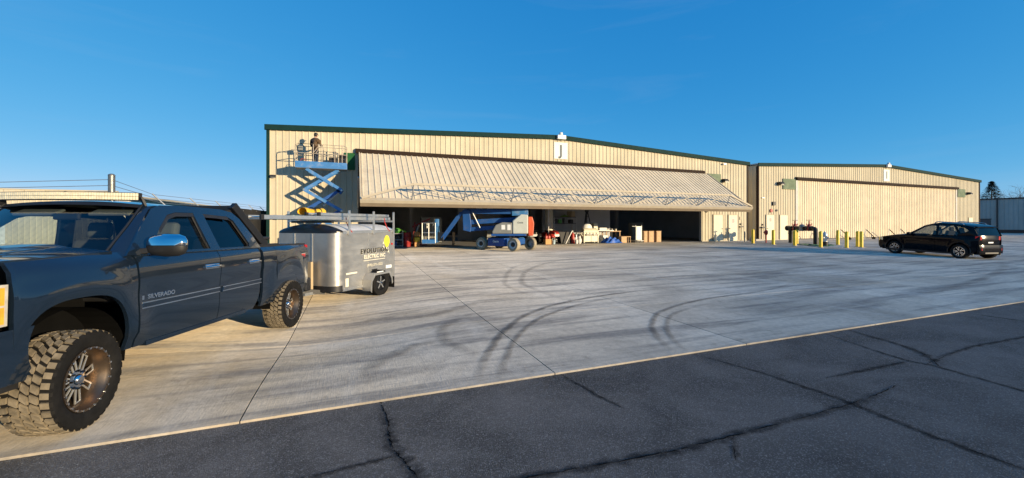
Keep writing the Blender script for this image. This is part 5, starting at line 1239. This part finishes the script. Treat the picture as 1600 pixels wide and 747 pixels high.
for k, (xx, h, mt) in enumerate(((14.45, .35, 'black_plastic'), (14.8, .3, 'green_plastic'), (15.3, .4, 'machine_grey'), (15.8, .3, 'black_plastic'))):
    tag(MB().b2((-.14, -.18, 0), (.14, .18, h)).build('storage_bin', mt, None, bevel=.03, loc=(xx, 27.55, FZ+1.445)), ['black storage bin at the left end of the dark shelf', 'green storage bin on the dark shelf', 'grey storage bin on the dark shelf', 'black storage bin at the right end of the dark shelf'][k], 'bin')
# white table with boxes, tarp
t = T('folding_table', 'white folding table with boxes on it behind the blue tarpaulin', 'table', 17.5, 26.0)
MB().b2((-.95, -.38, .86), (.95, .38, .92)).build('table_top', 'white_paint', t, bevel=.01)
for xx in (-.8, .8): MB().tube([(xx, -.32, .86), (xx, -.32, .0)], .02, 6).build('leg', 'galv', t); MB().tube([(xx, .32, .86), (xx, .32, .0)], .02, 6).build('leg', 'galv', t)
carton('carton', 'cream carton standing at one end of the white folding table', 'carton', 16.95, 26.0, .36, .36, .52, 'cream_plastic', .1, FZ+.922)
carton('carton', 'flat white carton lying on the white folding table', 'carton', 17.6, 25.95, .6, .4, .18, 'white_paint', -.1, FZ+.922)
carton('carton', 'white carton on the floor between grill and blue tarpaulin', 'carton', 17.35, 25.4, .5, .4, .55, 'white_paint', .25)
t = T('tarpaulin', 'crumpled bright blue tarpaulin on the hangar floor', 'tarpaulin', 17.65, 24.85)
random.seed(3); ph = [random.uniform(0, 6) for _ in range(12)]
MB().grid(26, 18, lambda u, v: ((u-.5)*1.5, (v-.5)*.85, .02+.30*max(0, 1-(2*u-1)**2)*max(0, 1-(2*v-1)**2)**.6*(1+.45*math.sin(13*u+ph[0]+5*v)+.35*math.sin(21*v+ph[1]-9*u)))).build('sheet', 'blue_tarp', t)
t = T('workbench', 'narrow bench with clutter on top behind the wooden box', 'bench', 18.6, 26.2)
MB().b2((-.7, -.3, .80), (.7, .3, .86)).build('bench_top', 'wood', t)
for xx in (-.62, .62):
    for yy in (-.25, .25): MB().b2((xx-.03, yy-.03, 0), (xx+.03, yy+.03, .8)).build('leg', 'wood', t)
for k, (xx, mt) in enumerate(((-.4, 'white_paint'), (.0, 'galv'), (.35, 'cream_plastic'))):
    o = T('paint_tin', ['white paint tin on the narrow bench', 'bare metal tin on the narrow bench', 'cream tin on the narrow bench'][k], 'tin', 18.6+xx, 26.1, z=FZ+.862); MB().lathe([(0, 0), (.08, 0), (.08, .17), (.085, .18), (.07, .175), (0, .17)], n=16).build('tin', mt, o, 40); MB().tube([(-.08, 0, .13), (0, -.09, .1), (.08, 0, .13)], .004, 4).build('handle', 'steel', o)
carton('wooden_box', 'square light wooden box on the floor right of the blue tarpaulin', 'box', 18.72, 24.95, .48, .42, .47, 'wood')
t = T('stool', 'small low wooden stool right of the wooden box', 'stool', 19.2, 25.0)
MB().b2((-.2, -.16, .42), (.2, .16, .47)).build('seat', 'wood', t)
for xx in (-.16, .16):
    for yy in (-.12, .12): MB().bar((xx, yy, .42), (xx*1.15, yy*1.15, 0), .035, .035).build('leg', 'wood', t)
t = T('panel_cart', 'white upright panel cart with wheels beside the wooden cabinets', 'cart', 20.25, 25.0)
MB().b2((-.26, -.04, .18), (.26, .04, 1.22)).build('panel', 'white_paint', t, bevel=.01)
for s in (-1, 1): MB().tube([(s*.27, 0, .05), (s*.27, 0, 1.30)], .025, 8).build('upright', 'white_paint', t); MB().cyl((s*.27, -.03, .055), (s*.27, .03, .055), .055, n=10).build('caster', 'black_plastic', t)
MB().tube([(-.27, 0, 1.20), (-.62, 0, 1.22)], .022, 8).build('push_bar', 'white_paint', t); MB().b2((-.30, -.2, .1), (.30, .2, .14)).build('base', 'white_paint', t)
for k, (xx, w, nm) in enumerate(((20.82, .34, 'narrow wooden cabinet next to the white panel cart'), (21.35, .48, 'middle wooden cabinet of the row of three'), (22.08, .46, 'wooden cabinet at the end of the row, nearest the dark corner'))):
    t = T('wooden_cabinet', nm, 'cabinet', xx, 25.1, group='wooden cabinets in a row')
    MB().b2((-w/2, -.2, 0), (w/2, .25, .82)).build('carcass', 'wood', t); MB().b2((-w/2+.02, -.222, .03), (w/2-.02, -.204, .79)).build('door', 'wood', t, bevel=.004); MB().b2((-w/2-.015, -.235, .822), (w/2+.015, .26, .85)).build('top', 'wood', t)
t = T('wooden_cabinet', 'dark stained cabinet squeezed between two light ones', 'cabinet', 21.72, 25.25, group='wooden cabinets in a row')
MB().b2((-.12, -.2, 0), (.12, .2, .80)).build('carcass', 'wood_dark', t); MB().b2((-.1, -.222, .03), (.1, -.204, .77)).build('door', 'wood_dark', t)
# dim shapes further in
for k, (xx, yy, w, h) in enumerate(((23.6, 29.5, 1.2, 1.5), (10.3, 29.5, 1.6, 1.2), (5.4, 30, 1.5, 1.9))):
    t = T('steel_cabinet', ['grey steel cabinet deep in the dark right corner', 'grey steel cabinet in the shade behind the quad bikes', 'tall grey steel cabinet in the shade behind the boom lift'][k], 'cabinet', xx, yy)
    MB().b2((-w/2, -.25, .06), (w/2, .3, h)).build('carcass', 'machine_grey', t)
    for s in (-1, 1): MB().b2((s*w/4-w/4+.01, -.275, .08), (s*w/4+w/4-.01, -.254, h-.03)).build('door', 'machine_grey', t)
    MB().b2((-w/2+.03, -.22, 0), (w/2-.03, .28, .058)).build('plinth', 'black_metal', t)

# ------------------------------------------------------------------ backflow pipework, hydrant, bollards
bp = thing('backflow_pipes', 'black fire main pipework with two red valves in front of hangar I', 'pipework', (0, 0, 0))
A, B = Vector((31.25, 20.9, 0)), Vector((30.5, 18.65, 0)); ax = (B-A).normalized(); za_, zb_ = gz(31, 21), gz(30.5, 18.6); ZP = 1.38; r = .145
def at_(s, z, o=0): p = A+ax*s; return (p.x, p.y, z)
LP = (B-A).length
MB().tube([at_(0, za_-.02), at_(0, ZP-.2), at_(0, ZP-.05), at_(-.05, ZP)], r, 12).build('riser_pipe', 'black_iron', bp, 50)
MB().tube([at_(LP, zb_-.02), at_(LP, ZP-.28), at_(LP-.02, ZP-.12), at_(LP-.10, ZP-.02), at_(LP-.22, ZP), at_(-.35, ZP)], r, 12).build('main_pipe', 'black_iron', bp, 50)
for s in (-.36, -.22, .18, .52, .95, 1.45, 1.75, 2.0): MB().cyl(at_(s-.02, ZP), at_(s+.02, ZP), r+.055, n=14).build('flange', 'black_iron', bp, 40)
for z in (.95, ZP-.32): MB().cyl(at_(0, z), at_(0, z+.04), r+.05, n=14).build('flange', 'black_iron', bp, 40)
for s0 in (.42, 1.78):
    o = MB().lathe([(.16, ZP-.16), (.17, ZP), (.14, ZP+.14), (.09, ZP+.22), (.10, ZP+.28), (.05, ZP+.32), (.045, ZP+.55)], o=(at_(s0, 0)[0], at_(s0, 0)[1], 0), n=14).build('gate_valve', 'red_iron', bp, 45)
    c = at_(s0, ZP+.60); MB().tube([(c[0]+.17*math.cos(t), c[1]+.17*math.sin(t), c[2]) for t in [2*math.pi*k/16 for k in range(16)]], .018, 6, closed=True).build('handwheel', 'black_iron', o, 50)
    MB().cyl((c[0], c[1], ZP+.3), (c[0], c[1], ZP+.72), .018, n=6).build('valve_stem', 'steel', o); MB().bar((c[0]-.16, c[1], c[2]), (c[0]+.16, c[1], c[2]), .02, .015).build('wheel_spoke', 'black_iron', o)
    for s in (1, -1): q = ax.cross(Vector((0, 0, 1))); MB().bar((c[0]-.1*q.x*s, c[1]-.1*q.y*s, ZP+.15), (c[0]-.22*q.x*s, c[1]-.22*q.y*s, ZP+.35), .05, .05).build('yoke', 'red_iron', o)
c = at_(1.12, 0); MB().lathe([(.20, ZP-.2), (.22, ZP-.05), (.20, ZP+.10), (.22, ZP+.13), (.17, ZP+.25), (.05, ZP+.30), (.03, ZP+.45), (0, ZP+.45)], o=(c[0], c[1], 0), n=16).build('relief_valve', 'grey_iron', bp, 45)
MB().tube([at_(.3, ZP-.1), at_(.35, .9), at_(.5, .75), at_(.9, .78), at_(1.0, .6)], .025, 6).build('drain_pipe', 'steel', bp, 50)
hy = thing('fire_hydrant', 'silver white fire hydrant beside the backflow pipework', 'hydrant', (29.55, 17.5, gz(29.5, 17.5)))
MB().lathe([(.17, 0), (.17, .05), (.11, .06), (.11, .30), (.17, .31), (.17, .36), (.115, .37), (.12, .70), (.16, .72), (.16, .76), (.13, .86), (.06, .95), (.04, .96), (.04, 1.02), (0, 1.02)], n=18).build('barrel', 'hydrant_silver', hy, 40)
for a in (0, 120, 240): MB().cyl((.1*math.cos(R(a-60)), .1*math.sin(R(a-60)), .58), (.22*math.cos(R(a-60)), .22*math.sin(R(a-60)), .58), .065, n=12).build('outlet_cap', 'hydrant_silver', hy, 40)
MB().lathe([(.20, 0), (.20, .30), (.0, .30)], n=14).build('base_boot', 'black_iron', hy, 40)
bol_labels = ['yellow bollard at the corner between the two hangars', 'yellow bollard in front of the first doors of hangar I', 'yellow bollard just in front of the left pipework leg',
              'yellow bollard behind the one at the left pipework leg', 'yellow bollard between pipework and silver hydrant', 'yellow bollard first behind the hydrant, towards the hangar door',
              'tallest-looking yellow bollard right of the hydrant, nearest the camera', 'left one of the two close yellow bollards near the wagon', 'right one of the two close yellow bollards near the wagon']
proto = None
for (x, y), lbl in zip([(27.36, 21.05), (27.6, 19.68), (28.0, 18.46), (30.12, 19.71), (27.96, 16.8), (32.07, 18.14), (29.21, 16.02), (31.06, 16.4), (30.64, 15.97)], bol_labels):
    if proto is None:
        proto = thing('bollard', lbl, 'bollard', (0, 0, 0), 0, 'yellow bollards guarding the pipework')
        MB().lathe([(.10, -.02), (.10, .97), (.085, 1.02), (.045, 1.05), (0, 1.06)], n=18).build('post', 'yellow_paint', proto, 45); MB().lathe([(.16, -.02), (.16, .015), (.10, .02)], n=18).build('footing', 'slab_edge', proto)
        o = proto
    else: o = copy_tree(proto); o['label'] = lbl
    o.location = (x, y, gz(x, y))
t = thing('standpipe', 'slim dark red standpipe in front of the hangar I doors', 'standpipe', (29.36, 21.5, gz(29, 21.5)))
MB().cyl((0, 0, -.02), (0, 0, .62), .05, n=10).build('post', 'red_iron', t, 40); MB().lathe([(.06, .6), (.12, .66), (.13, .86), (.08, .96), (0, .99)], n=14).build('head', 'red_iron', t, 45); MB().cyl((-.1, 0, .8), (-.24, 0, .8), .06, n=10).build('nozzle', 'red_iron', t, 40)
for k, (x, y, h) in enumerate(((28.6, 22.7, .8), (26.2, 23.3, .55), (29.75, 23.1, .28))):
    t = thing('marker_post', ['slim grey marker post left of the red standpipe', 'short grey marker post at the edge of the hangar J opening', 'stubby dark pipe at the corner between the hangars'][k], 'post', (x, y, gz(x, y))); MB().cyl((0, 0, -.02), (0, 0, h), .05, n=10).build('post', 'grey_iron', t, 40); MB().sphere((0, 0, h), (.055, .055, .04), 10, 6).build('cap', 'grey_iron', t, 60)
hp = []
for k in range(60):
    a = k*.5; rr_ = .55+.25*math.sin(k*.37); x, y = 30.3+rr_*math.cos(a)*(1+.02*k)-.2, 18.9-.02*k+rr_*math.sin(a)*.8; hp.append((x, y, gz(x, y)+.02+.008*(k % 3)))
tag(MB().tube(hp, .018, 5).build('garden_hose', 'hose_green', None, 60), 'green garden hose coiled on the ground under the pipework', 'hose')
# prop rods leaning along the closed door
for k, x in enumerate((40.0, 43.65, 47.3, 49.2)):
    t = thing('prop_rod', ['thin metal prop frame by the closed door, first from the pipework', 'thin metal prop frame by the closed door, second from the pipework', 'thin metal prop frame by the closed door, third from the pipework', 'thin metal prop frame by the closed door, nearest the wagon hood'][k], 'rail', (x, 22.5, gz(x, 22.5)), 0, 'prop frames along the closed door')
    MB().tube([(0, 0, -.02), (.05, .0, .55), (.22, 0, .92)], .03, 6).build('upright', 'galv', t, 50); MB().tube([(.18, 0, .92), (1.52, .05, .22)], .035, 6).build('sloping_bar', 'brown_trim', t, 50); MB().cyl((1.5, -.06, .1), (1.5, .16, .1), .1, n=12).build('wheel', 'rubber', t, 40); MB().bar((1.5, .05, .1), (1.5, .05, .26), .04, .04).build('fork', 'brown_trim', t)

# ------------------------------------------------------------------ parked wagon (local x forward from rear axle, y left)
cf, crr = Vector((27.25, 12.66)), Vector((26.63, 9.94)); ca = math.atan2((cf-crr).y, (cf-crr).x); cl = Vector((-math.sin(ca), math.cos(ca)))
cc = crr-cl*.86
car = thing('parked_wagon', 'black estate car with machined wheels parked at the edge of the apron', 'car', (cc.x, cc.y, gz(cc.x, cc.y)), rot=(0, -.0155, ca))
WB, CW = 2.80, .90
def car_y(x, z):
    y = CW-.05*max(0, (.55-z)/.3)**2
    if x > WB+.25: y -= .20*((x-WB-.25)/.75)**2
    if x < -.35: y -= .12*((-.35-x)/.55)**2
    y -= .05*max(0, (z-.80)/.18)**2
    for c in (0, WB): y += .018*math.exp(-((math.hypot(x-c, z-.35)-.42)/.08)**2)
    return y
def car_zb(x):
    for c in (0, WB):
        if abs(x-c) < .41: return .30+math.sqrt(max(0, .41**2-(x-c)**2))*.98
    return .27 if -.6 < x < WB+.6 else .34
def car_zt(x):   # shoulder line
    if x > WB-.45: return .94-.18*((x-WB+.45)/1.45)**1.6
    return .94+.05*smooth01(1.6, -.5, x)
def car_side(name, x0, x1, s, mat='car_paint'):
    xs = [x0+(x1-x0)*i/24 for i in range(25)]
    for c in (0, WB):
        xs += [c+.41*math.sin(math.pi/2*(-1+2*i/14)) for i in range(15) if x0 < c+.41*math.sin(math.pi/2*(-1+2*i/14)) < x1]
    xs = sorted(set(round(q, 4) for q in xs))
    def fn(u, v):
        x = xs[min(len(xs)-1, round(u*(len(xs)-1)))]; zb, zt = car_zb(x), car_zt(x); z = zb+(zt-zb)*v; return (x, s*car_y(x, z), z)
    return MB().grid(len(xs)-1, 10, fn, lip=(0, -s*.03, 0)).build(name, mat, car, 45)
CG = [(WB-.42, .93), (WB-.80, 1.12), (WB-1.22, 1.36), (WB-1.55, 1.475), (.9, 1.515), (.3, 1.485), (-.10, 1.43), (-.42, 1.355), (-.80, .99)]
CWF = [(WB-.78, 1.0), (WB-1.02, 1.16), (WB-1.28, 1.32), (WB-1.52, 1.41), (1.02, 1.435), (.98, 1.0)]
CWR = [(.90, 1.0), (.93, 1.435), (.34, 1.405), (.10, 1.08), (.12, 1.0)]
CWQ = [(.02, 1.10), (.22, 1.385), (-.04, 1.345), (-.26, 1.22), (-.18, 1.14)]
cgy = lambda z: .845-.30*(z-.94)
for s in (1, -1):
    car_side('rear_quarter', -.84, .02, s); d_ = car_side('rear_door', .03, .96, s); e_ = car_side('front_door', .97, WB-.48, s); car_side('front_fender', WB-.47, WB+.94, s)
    for o, xx in ((d_, .25), (e_, 1.2)): MB().bar((xx-.09, s*(CW+.012), .83), (xx+.09, s*(CW+.012), .83), .03, .025).build('handle', 'car_paint', o, bevel=.006)
    me = plate_with_holes(CG, [CWF, CWR, CWQ], cgy, s, .025); me.materials.append(M['car_paint']); link('cab_side', me, car)
    for P_, nm in ((CWF, 'front_side_window'), (CWR, 'rear_side_window'), (CWQ, 'quarter_window')): MB().add([(p[0], s*(cgy(p[1])-.012), p[1]) for p in P_], [list(range(len(P_)))]).build(nm, 'mid_glass', car)
    MB().bar((-.6, s*(CW-.02), .24), (WB+.4, s*(CW-.02), .24), .06, .10).build('sill_cladding', 'black_plastic', car)
    for c in (0, WB): o = MB().lathe([(.425, -.02), (.46, -.005), (.46, .012), (.42, .02)], o=(c, s*(CW-.005), .33), n=20, axis='y', a0=R(-95), a1=R(95)).build('arch_cladding', 'black_plastic', car, 50)
    b = MB(); b.tube([(WB-1.65, s*.655, 1.48), (WB-1.72, s*.655, 1.545), (1.0, s*.655, 1.565), (.3, s*.655, 1.535), (.05, s*.66, 1.505), (-.02, s*.66, 1.45)], .022, 6); b.build('roof_rail', 'galv', car, 50)
    b = MB(); b.grid(5, 5, lambda u, v: (-.66-.17*u, s*(car_y(-.66-.17*u, .9)+.004-.04*u), .80+.20*v-.03*u)); o = b.build('tail_light', 'tail_red', car, 60)
    b = MB(); b.grid(3, 3, lambda u, v: (-.845-.012*v*0, s*(.66-.30*u*0+.12*(u-.5)), .83+.15*v)); b.build('tail_light_inner', 'tail_red', car)
    MB().grid(4, 4, lambda u, v: (WB+.62+.26*u, s*(car_y(WB+.62+.26*u, .75)+.004), .66+.14*v-.03*u)).build('headlight', 'lamp_clear', car)
    MB().sphere((WB-.75, s*(CW+.10), 1.02), (.07, .11, .07), 10, 8).build('mirror', 'car_paint', car, 60); MB().bar((WB-.73, s*(CW-.06), .97), (WB-.75, s*(CW+.05), .99), .05, .04).build('mirror_arm', 'black_plastic', car)
    for c in (0, WB):
        MB().lathe([(.43, -.25), (.43, .02)], o=(c, s*(CW-.05), .33), n=14, axis='y', a0=R(-100), a1=R(100)).build('wheel_liner', 'liner', car)
        w = MB().lathe([(.235, .06), (.24, .085), (.222, .09), (.205, .06), (.20, -.02)], n=36, axis='y').build('wheel', 'dark_chrome', car, 40, loc=(c, s*(CW-.10), .335), rot=(0, 0, 0 if s > 0 else math.pi))
        tyre('tyre', .335, .22, .238, w, lugs=False); MB().lathe([(0, .0), (.205, .0)], n=20, axis='y').build('back_plate', 'liner', w)
        for k in range(5):
            a = 2*math.pi*k/5+.3; q = MB()
            for sg in (-1, 1): q.bar((.04*math.sin(a), .075, .04*math.cos(a)), (.215*math.sin(a+sg*.24), .075, .215*math.cos(a+sg*.24)), .034, .02, up=(0, 1, 0))
            q.build('spoke', 'rim_silver', w, bevel=.003)
        MB().lathe([(.225, .088), (.205, .09)], n=36, axis='y').build('rim_edge', 'rim_silver', w)
        MB().cyl((0, .06, 0), (0, .095, 0), .04, n=14).build('hub_cap', 'black_metal', w, 40)
MB().grid(14, 10, lambda u, v: (WB-.45+1.33*u-.06*(2*v-1)**2*u, (v-.5)*2*(.80-.12*u*u), car_zt(WB-.45+1.33*u)+.02+.05*(1-(2*v-1)**4)*(1-u**2)), lip=(0, 0, -.03)).build('hood', 'car_paint', car, 50)
MB().grid(10, 6, lambda u, v: (WB-.42-.05*(2*u-1)**2-(.72+.05)*v-.28*v*0, (u-.5)*2*(.78-.12*v), .95+.45*v+.06*v*(1-(2*u-1)**2))).build('windscreen', 'mid_glass', car, 60)
CRF = [(WB-1.20, 1.36), (WB-1.55, 1.475), (.9, 1.515), (.3, 1.485), (-.10, 1.43), (-.46, 1.345)]
def roofz(x):
    for (xa, z1_), (xb, z2_) in zip(CRF, CRF[1:]):
        if x >= xb: t = (x-xb)/(xa-xb); return z2_+(z1_-z2_)*t
    return CRF[-1][1]
MB().grid(18, 12, lambda u, v: (lambda x: (x, (v-.5)*2*(cgy(roofz(x))-.005), roofz(x)+.035*(1-(2*v-1)**4)))(WB-1.20-(WB-1.20+.46)*u), lip=(0, 0, -.02)).build('roof', 'car_paint', car, 50)
MB().grid(8, 6, lambda u, v: (-.47-.34*v+.04*(2*u-1)**2, (u-.5)*2*(.64+.10*v), 1.35-.35*v)).build('rear_window', 'dark_glass', car, 60)
MB().box((-.50, 0, 1.365), (.16, 1.22, .03), rm=rotm(ry=R(-12))).build('roof_spoiler', 'car_paint', car, bevel=.01)
MB().grid(12, 8, lambda u, v: (-.83-.06*math.sin(math.pi*v)+.10*(2*u-1)**4, (u-.5)*2*.76, .60+.41*v), lip=(.05, 0, 0)).build('tailgate', 'car_paint', car, 50)
def rb(u, v): a = (u-.5)*2; return (-.96-.05*math.sin(math.pi*v)+.30*max(0, abs(a)-.6)**1.3*1.6, math.copysign(min(1, abs(a)/.8), a)*.87, .28+.35*v)
MB().grid(20, 8, rb, lip=(.05, 0, 0)).build('rear_bumper', 'car_paint', car, 50); MB().b2((-.99, -.5, .27), (-.9, .5, .33)).build('bumper_skid', 'black_plastic', car)
MB().b2((-.885, -.18, .70), (-.872, .18, .80)).build('number_plate', 'white_ink', car)
for s in (1, -1): MB().b2((-.99, s*.60, .40), (-.95, s*.78, .50)).build('reflector', 'tail_red', car, bevel=.01)
def fb(u, v): a = (u-.5)*2; return (WB+.90+.03*math.sin(math.pi*v)-.40*max(0, abs(a)-.5)**1.3*1.4, math.copysign(min(1, abs(a)/.8), a)*.83, .26+.42*v)
MB().grid(20, 6, fb, lip=(-.05, 0, 0)).build('front_bumper', 'car_paint', car, 50)
MB().b2((-.80, -.78, .22), (WB+.7, .78, .42)).build('floor_pan', 'liner', car)
for xx in (1.35, .45):
    for yy in (.38, -.38): MB().box((xx-.1, yy, .88), (.14, .46, .60), rm=rotm(ry=R(-15))).build('seat_back', 'seat_fabric', car, bevel=.05); MB().box((xx-.2, yy, 1.25), (.09, .24, .16)).build('headrest', 'seat_fabric', car, bevel=.04)
MB().b2((WB-.95, -.72, .75), (WB-.55, .72, .96)).build('dashboard', 'black_plastic', car, bevel=.03)

done_ = set()
for o in list(car.children):        # shorter tail, taller body than drawn above; wheels stay round
    if o.name.split('.')[0] == 'wheel': continue
    for q in [o]+list(o.children):
        if q.data is None or q.data.name in done_: continue
        done_.add(q.data.name)
        for v in q.data.vertices:
            if v.co.x < -.35: v.co.x = -.35+(v.co.x+.35)*.45
            if v.co.x < -.20: v.co.y *= 1-.24*((-.20-v.co.x)/.42)**1.5
            v.co.z = v.co.z if v.co.z < .30 else .30+(v.co.z-.30)*1.13

# ------------------------------------------------------------------ fence with barbed wire
fx = -4.55
def fence(label, P0, P1, posts, arm, screen=None):
    t = thing('chain_link_fence', label, 'fence', (0, 0, 0))
    P0 = Vector(P0); P1 = Vector(P1); d = (P1-P0); L = d.length; d.normalize(); n = Vector((-d.y, d.x))
    for s in posts:
        p = P0+d*s; z = gz(60, p.y); big = s == 0
        o = MB().cyl((p.x, p.y, z-.02), (p.x, p.y, z+(2.62 if big else 2.05)), .055 if big else .035, n=12).build('post', 'galv', t, 40); MB().sphere((p.x, p.y, z+(2.62 if big else 2.05)), (.06, .06, .04), 10, 6).build('cap', 'galv', o, 60)
        if not big: q = p+n*arm*.30; MB().tube([(p.x, p.y, z+2.05), (q.x, q.y, z+2.38)], .018, 6).build('barb_arm', 'galv', t)
    for k in range(3):
        pts = []
        for s in [0]+[q for q in posts if q > 0]:
            p = P0+d*s; z = gz(60, p.y)
            if s == 0: pts.append((p.x, p.y, z+2.30+.12*k))
            else: q = p+n*arm*(.08+.10*k); pts.append((q.x, q.y, z+2.14+.11*k))
        MB().tube(pts, .006, 4).build('barbed_wire', 'galv', t)
    a, e = P0, P0+d*L
    MB().tube([(a.x, a.y, gz(60, a.y)+2.0), (e.x, e.y, gz(60, e.y)+2.0)], .022, 6).build('top_rail', 'galv', t)
    b = MB(); s = 0
    while s < L:      # woven wire
        for dr in (1, -1):
            s1 = s+dr*1.9
            if 0 <= s1 <= L: p, q = P0+d*s, P0+d*s1; b.tube([(p.x, p.y, gz(60, p.y)+.05), (q.x, q.y, gz(60, q.y)+1.95)], .0025, 3, cap=False)
        s += .11
    tag(b.build('woven_wire', 'galv', t), kind='stuff')
    if screen:
        p, q = P0+d*screen[0], P0+d*screen[1]; s0, s1 = p-n*.05*0, q
        k = screen[0]
        while k < screen[1]:
            p, q = P0+d*k, P0+d*min(screen[1], k+2.4); b = MB(); m_ = (p+q)/2; zz = gz(60, m_.y)
            b.box((m_.x-arm*n.x*.04, m_.y-arm*n.y*.04, zz+1.08), ((q-p).length-.02, .012, 2.1), rz=math.atan2(d.y, d.x)); b.build('privacy_screen', 'screen_fence', t); k += 2.4
fence('chain link fence with dark screen running from the corner post to the hangar', (fx, 10.6), (fx, 30), [0]+[2.6*k for k in range(1, 8)], 1, (7.2, 19.2))
fence('chain link fence with barbed wire running left behind the pickup cab', (fx, 10.6), (-30, 10.6), [0]+[3*k for k in range(1, 9)], -1)

# ------------------------------------------------------------------ trees beyond the grey building
def bare_tree(label, x, y, h, seed):
    random.seed(seed); t = thing('bare_tree', label, 'tree', (x, y, FLOOR-.3), 0, 'bare winter trees beyond the grey building')
    trunk = MB(); crown = MB()
    def grow(p, d, L, r, lev):
        n = 3; pts = [p]; q = p
        for i in range(n):
            d = (d+Vector((random.uniform(-1, 1), random.uniform(-1, 1), random.uniform(-.2, .5)))*.16).normalized(); q = q+d*L/n; pts.append(q)
        (trunk if lev < 2 else crown).tube(pts, [r*(1-.45*i/n) for i in range(n+1)], 6 if lev < 2 else 3, cap=False)
        if lev < 5:
            for k in range(4 if lev < 3 else 3):
                a = random.uniform(0, 6.28); s = d.orthogonal().normalized(); s2 = d.cross(s); e = (d*random.uniform(.6, 1.1)+(s*math.cos(a)+s2*math.sin(a))*random.uniform(.5, .9)).normalized()
                grow(pts[random.choice((2, 3)) if k else 3], e, L*random.uniform(.55, .8), r*.5, lev+1)
    grow(Vector((0, 0, 0)), Vector((0, 0, 1)), h*.32, h*.018, 0)
    trunk.build('trunk', 'bark', t, 60); crown.build('crown', 'bark', t)
bare_tree('bare tree standing next to the dark conifer', 142.2, 46, 10.8, 4)
bare_tree('wide bare tree beyond the grey building, right of the small one', 144.3, 45.1, 12.2, 9)
bare_tree('bare tree at the far right edge of the picture', 146.9, 44.1, 12.0, 15)
bare_tree('faint bare tree peeping left of the dark conifer', 138.5, 48.4, 9.8, 21)
t = thing('conifer_tree', 'dark pointed evergreen conifer beyond the grey building', 'tree', (140.3, 46.9, FLOOR-.3))
MB().tube([(0, 0, 0), (0, 0, 6), (0, 0, 11.3)], [.30, .2, .03], 8).build('trunk', 'bark', t, 60)
random.seed(11); b = MB()
for k in range(4600):
    z = 1.5+10.2*random.random()**.8; rm = max(.12, (11.9-z)*.52+.1)*(.82+.3*abs(math.sin(z*2.6))); a = random.uniform(0, 6.283)
    if math.sin(a*3+z*1.7) < -.75: continue
    rr_ = rm*random.uniform(.25, 1.05)*(1+.12*math.sin(a*5+z*3)); c = Vector((rr_*math.cos(a), rr_*math.sin(a), z-.25*rr_))
    o = Vector((math.cos(a), math.sin(a), random.uniform(-.5, .15))).normalized(); sdv = Vector((-math.sin(a), math.cos(a), random.uniform(-.4, .4))); s_ = random.uniform(.18, .42)
    b.add([c-o*s_*.6, c+sdv*s_*.35, c+o*s_, c-sdv*s_*.35], [[0, 1, 2], [0, 2, 3]])
b.build('crown', 'conifer', t)
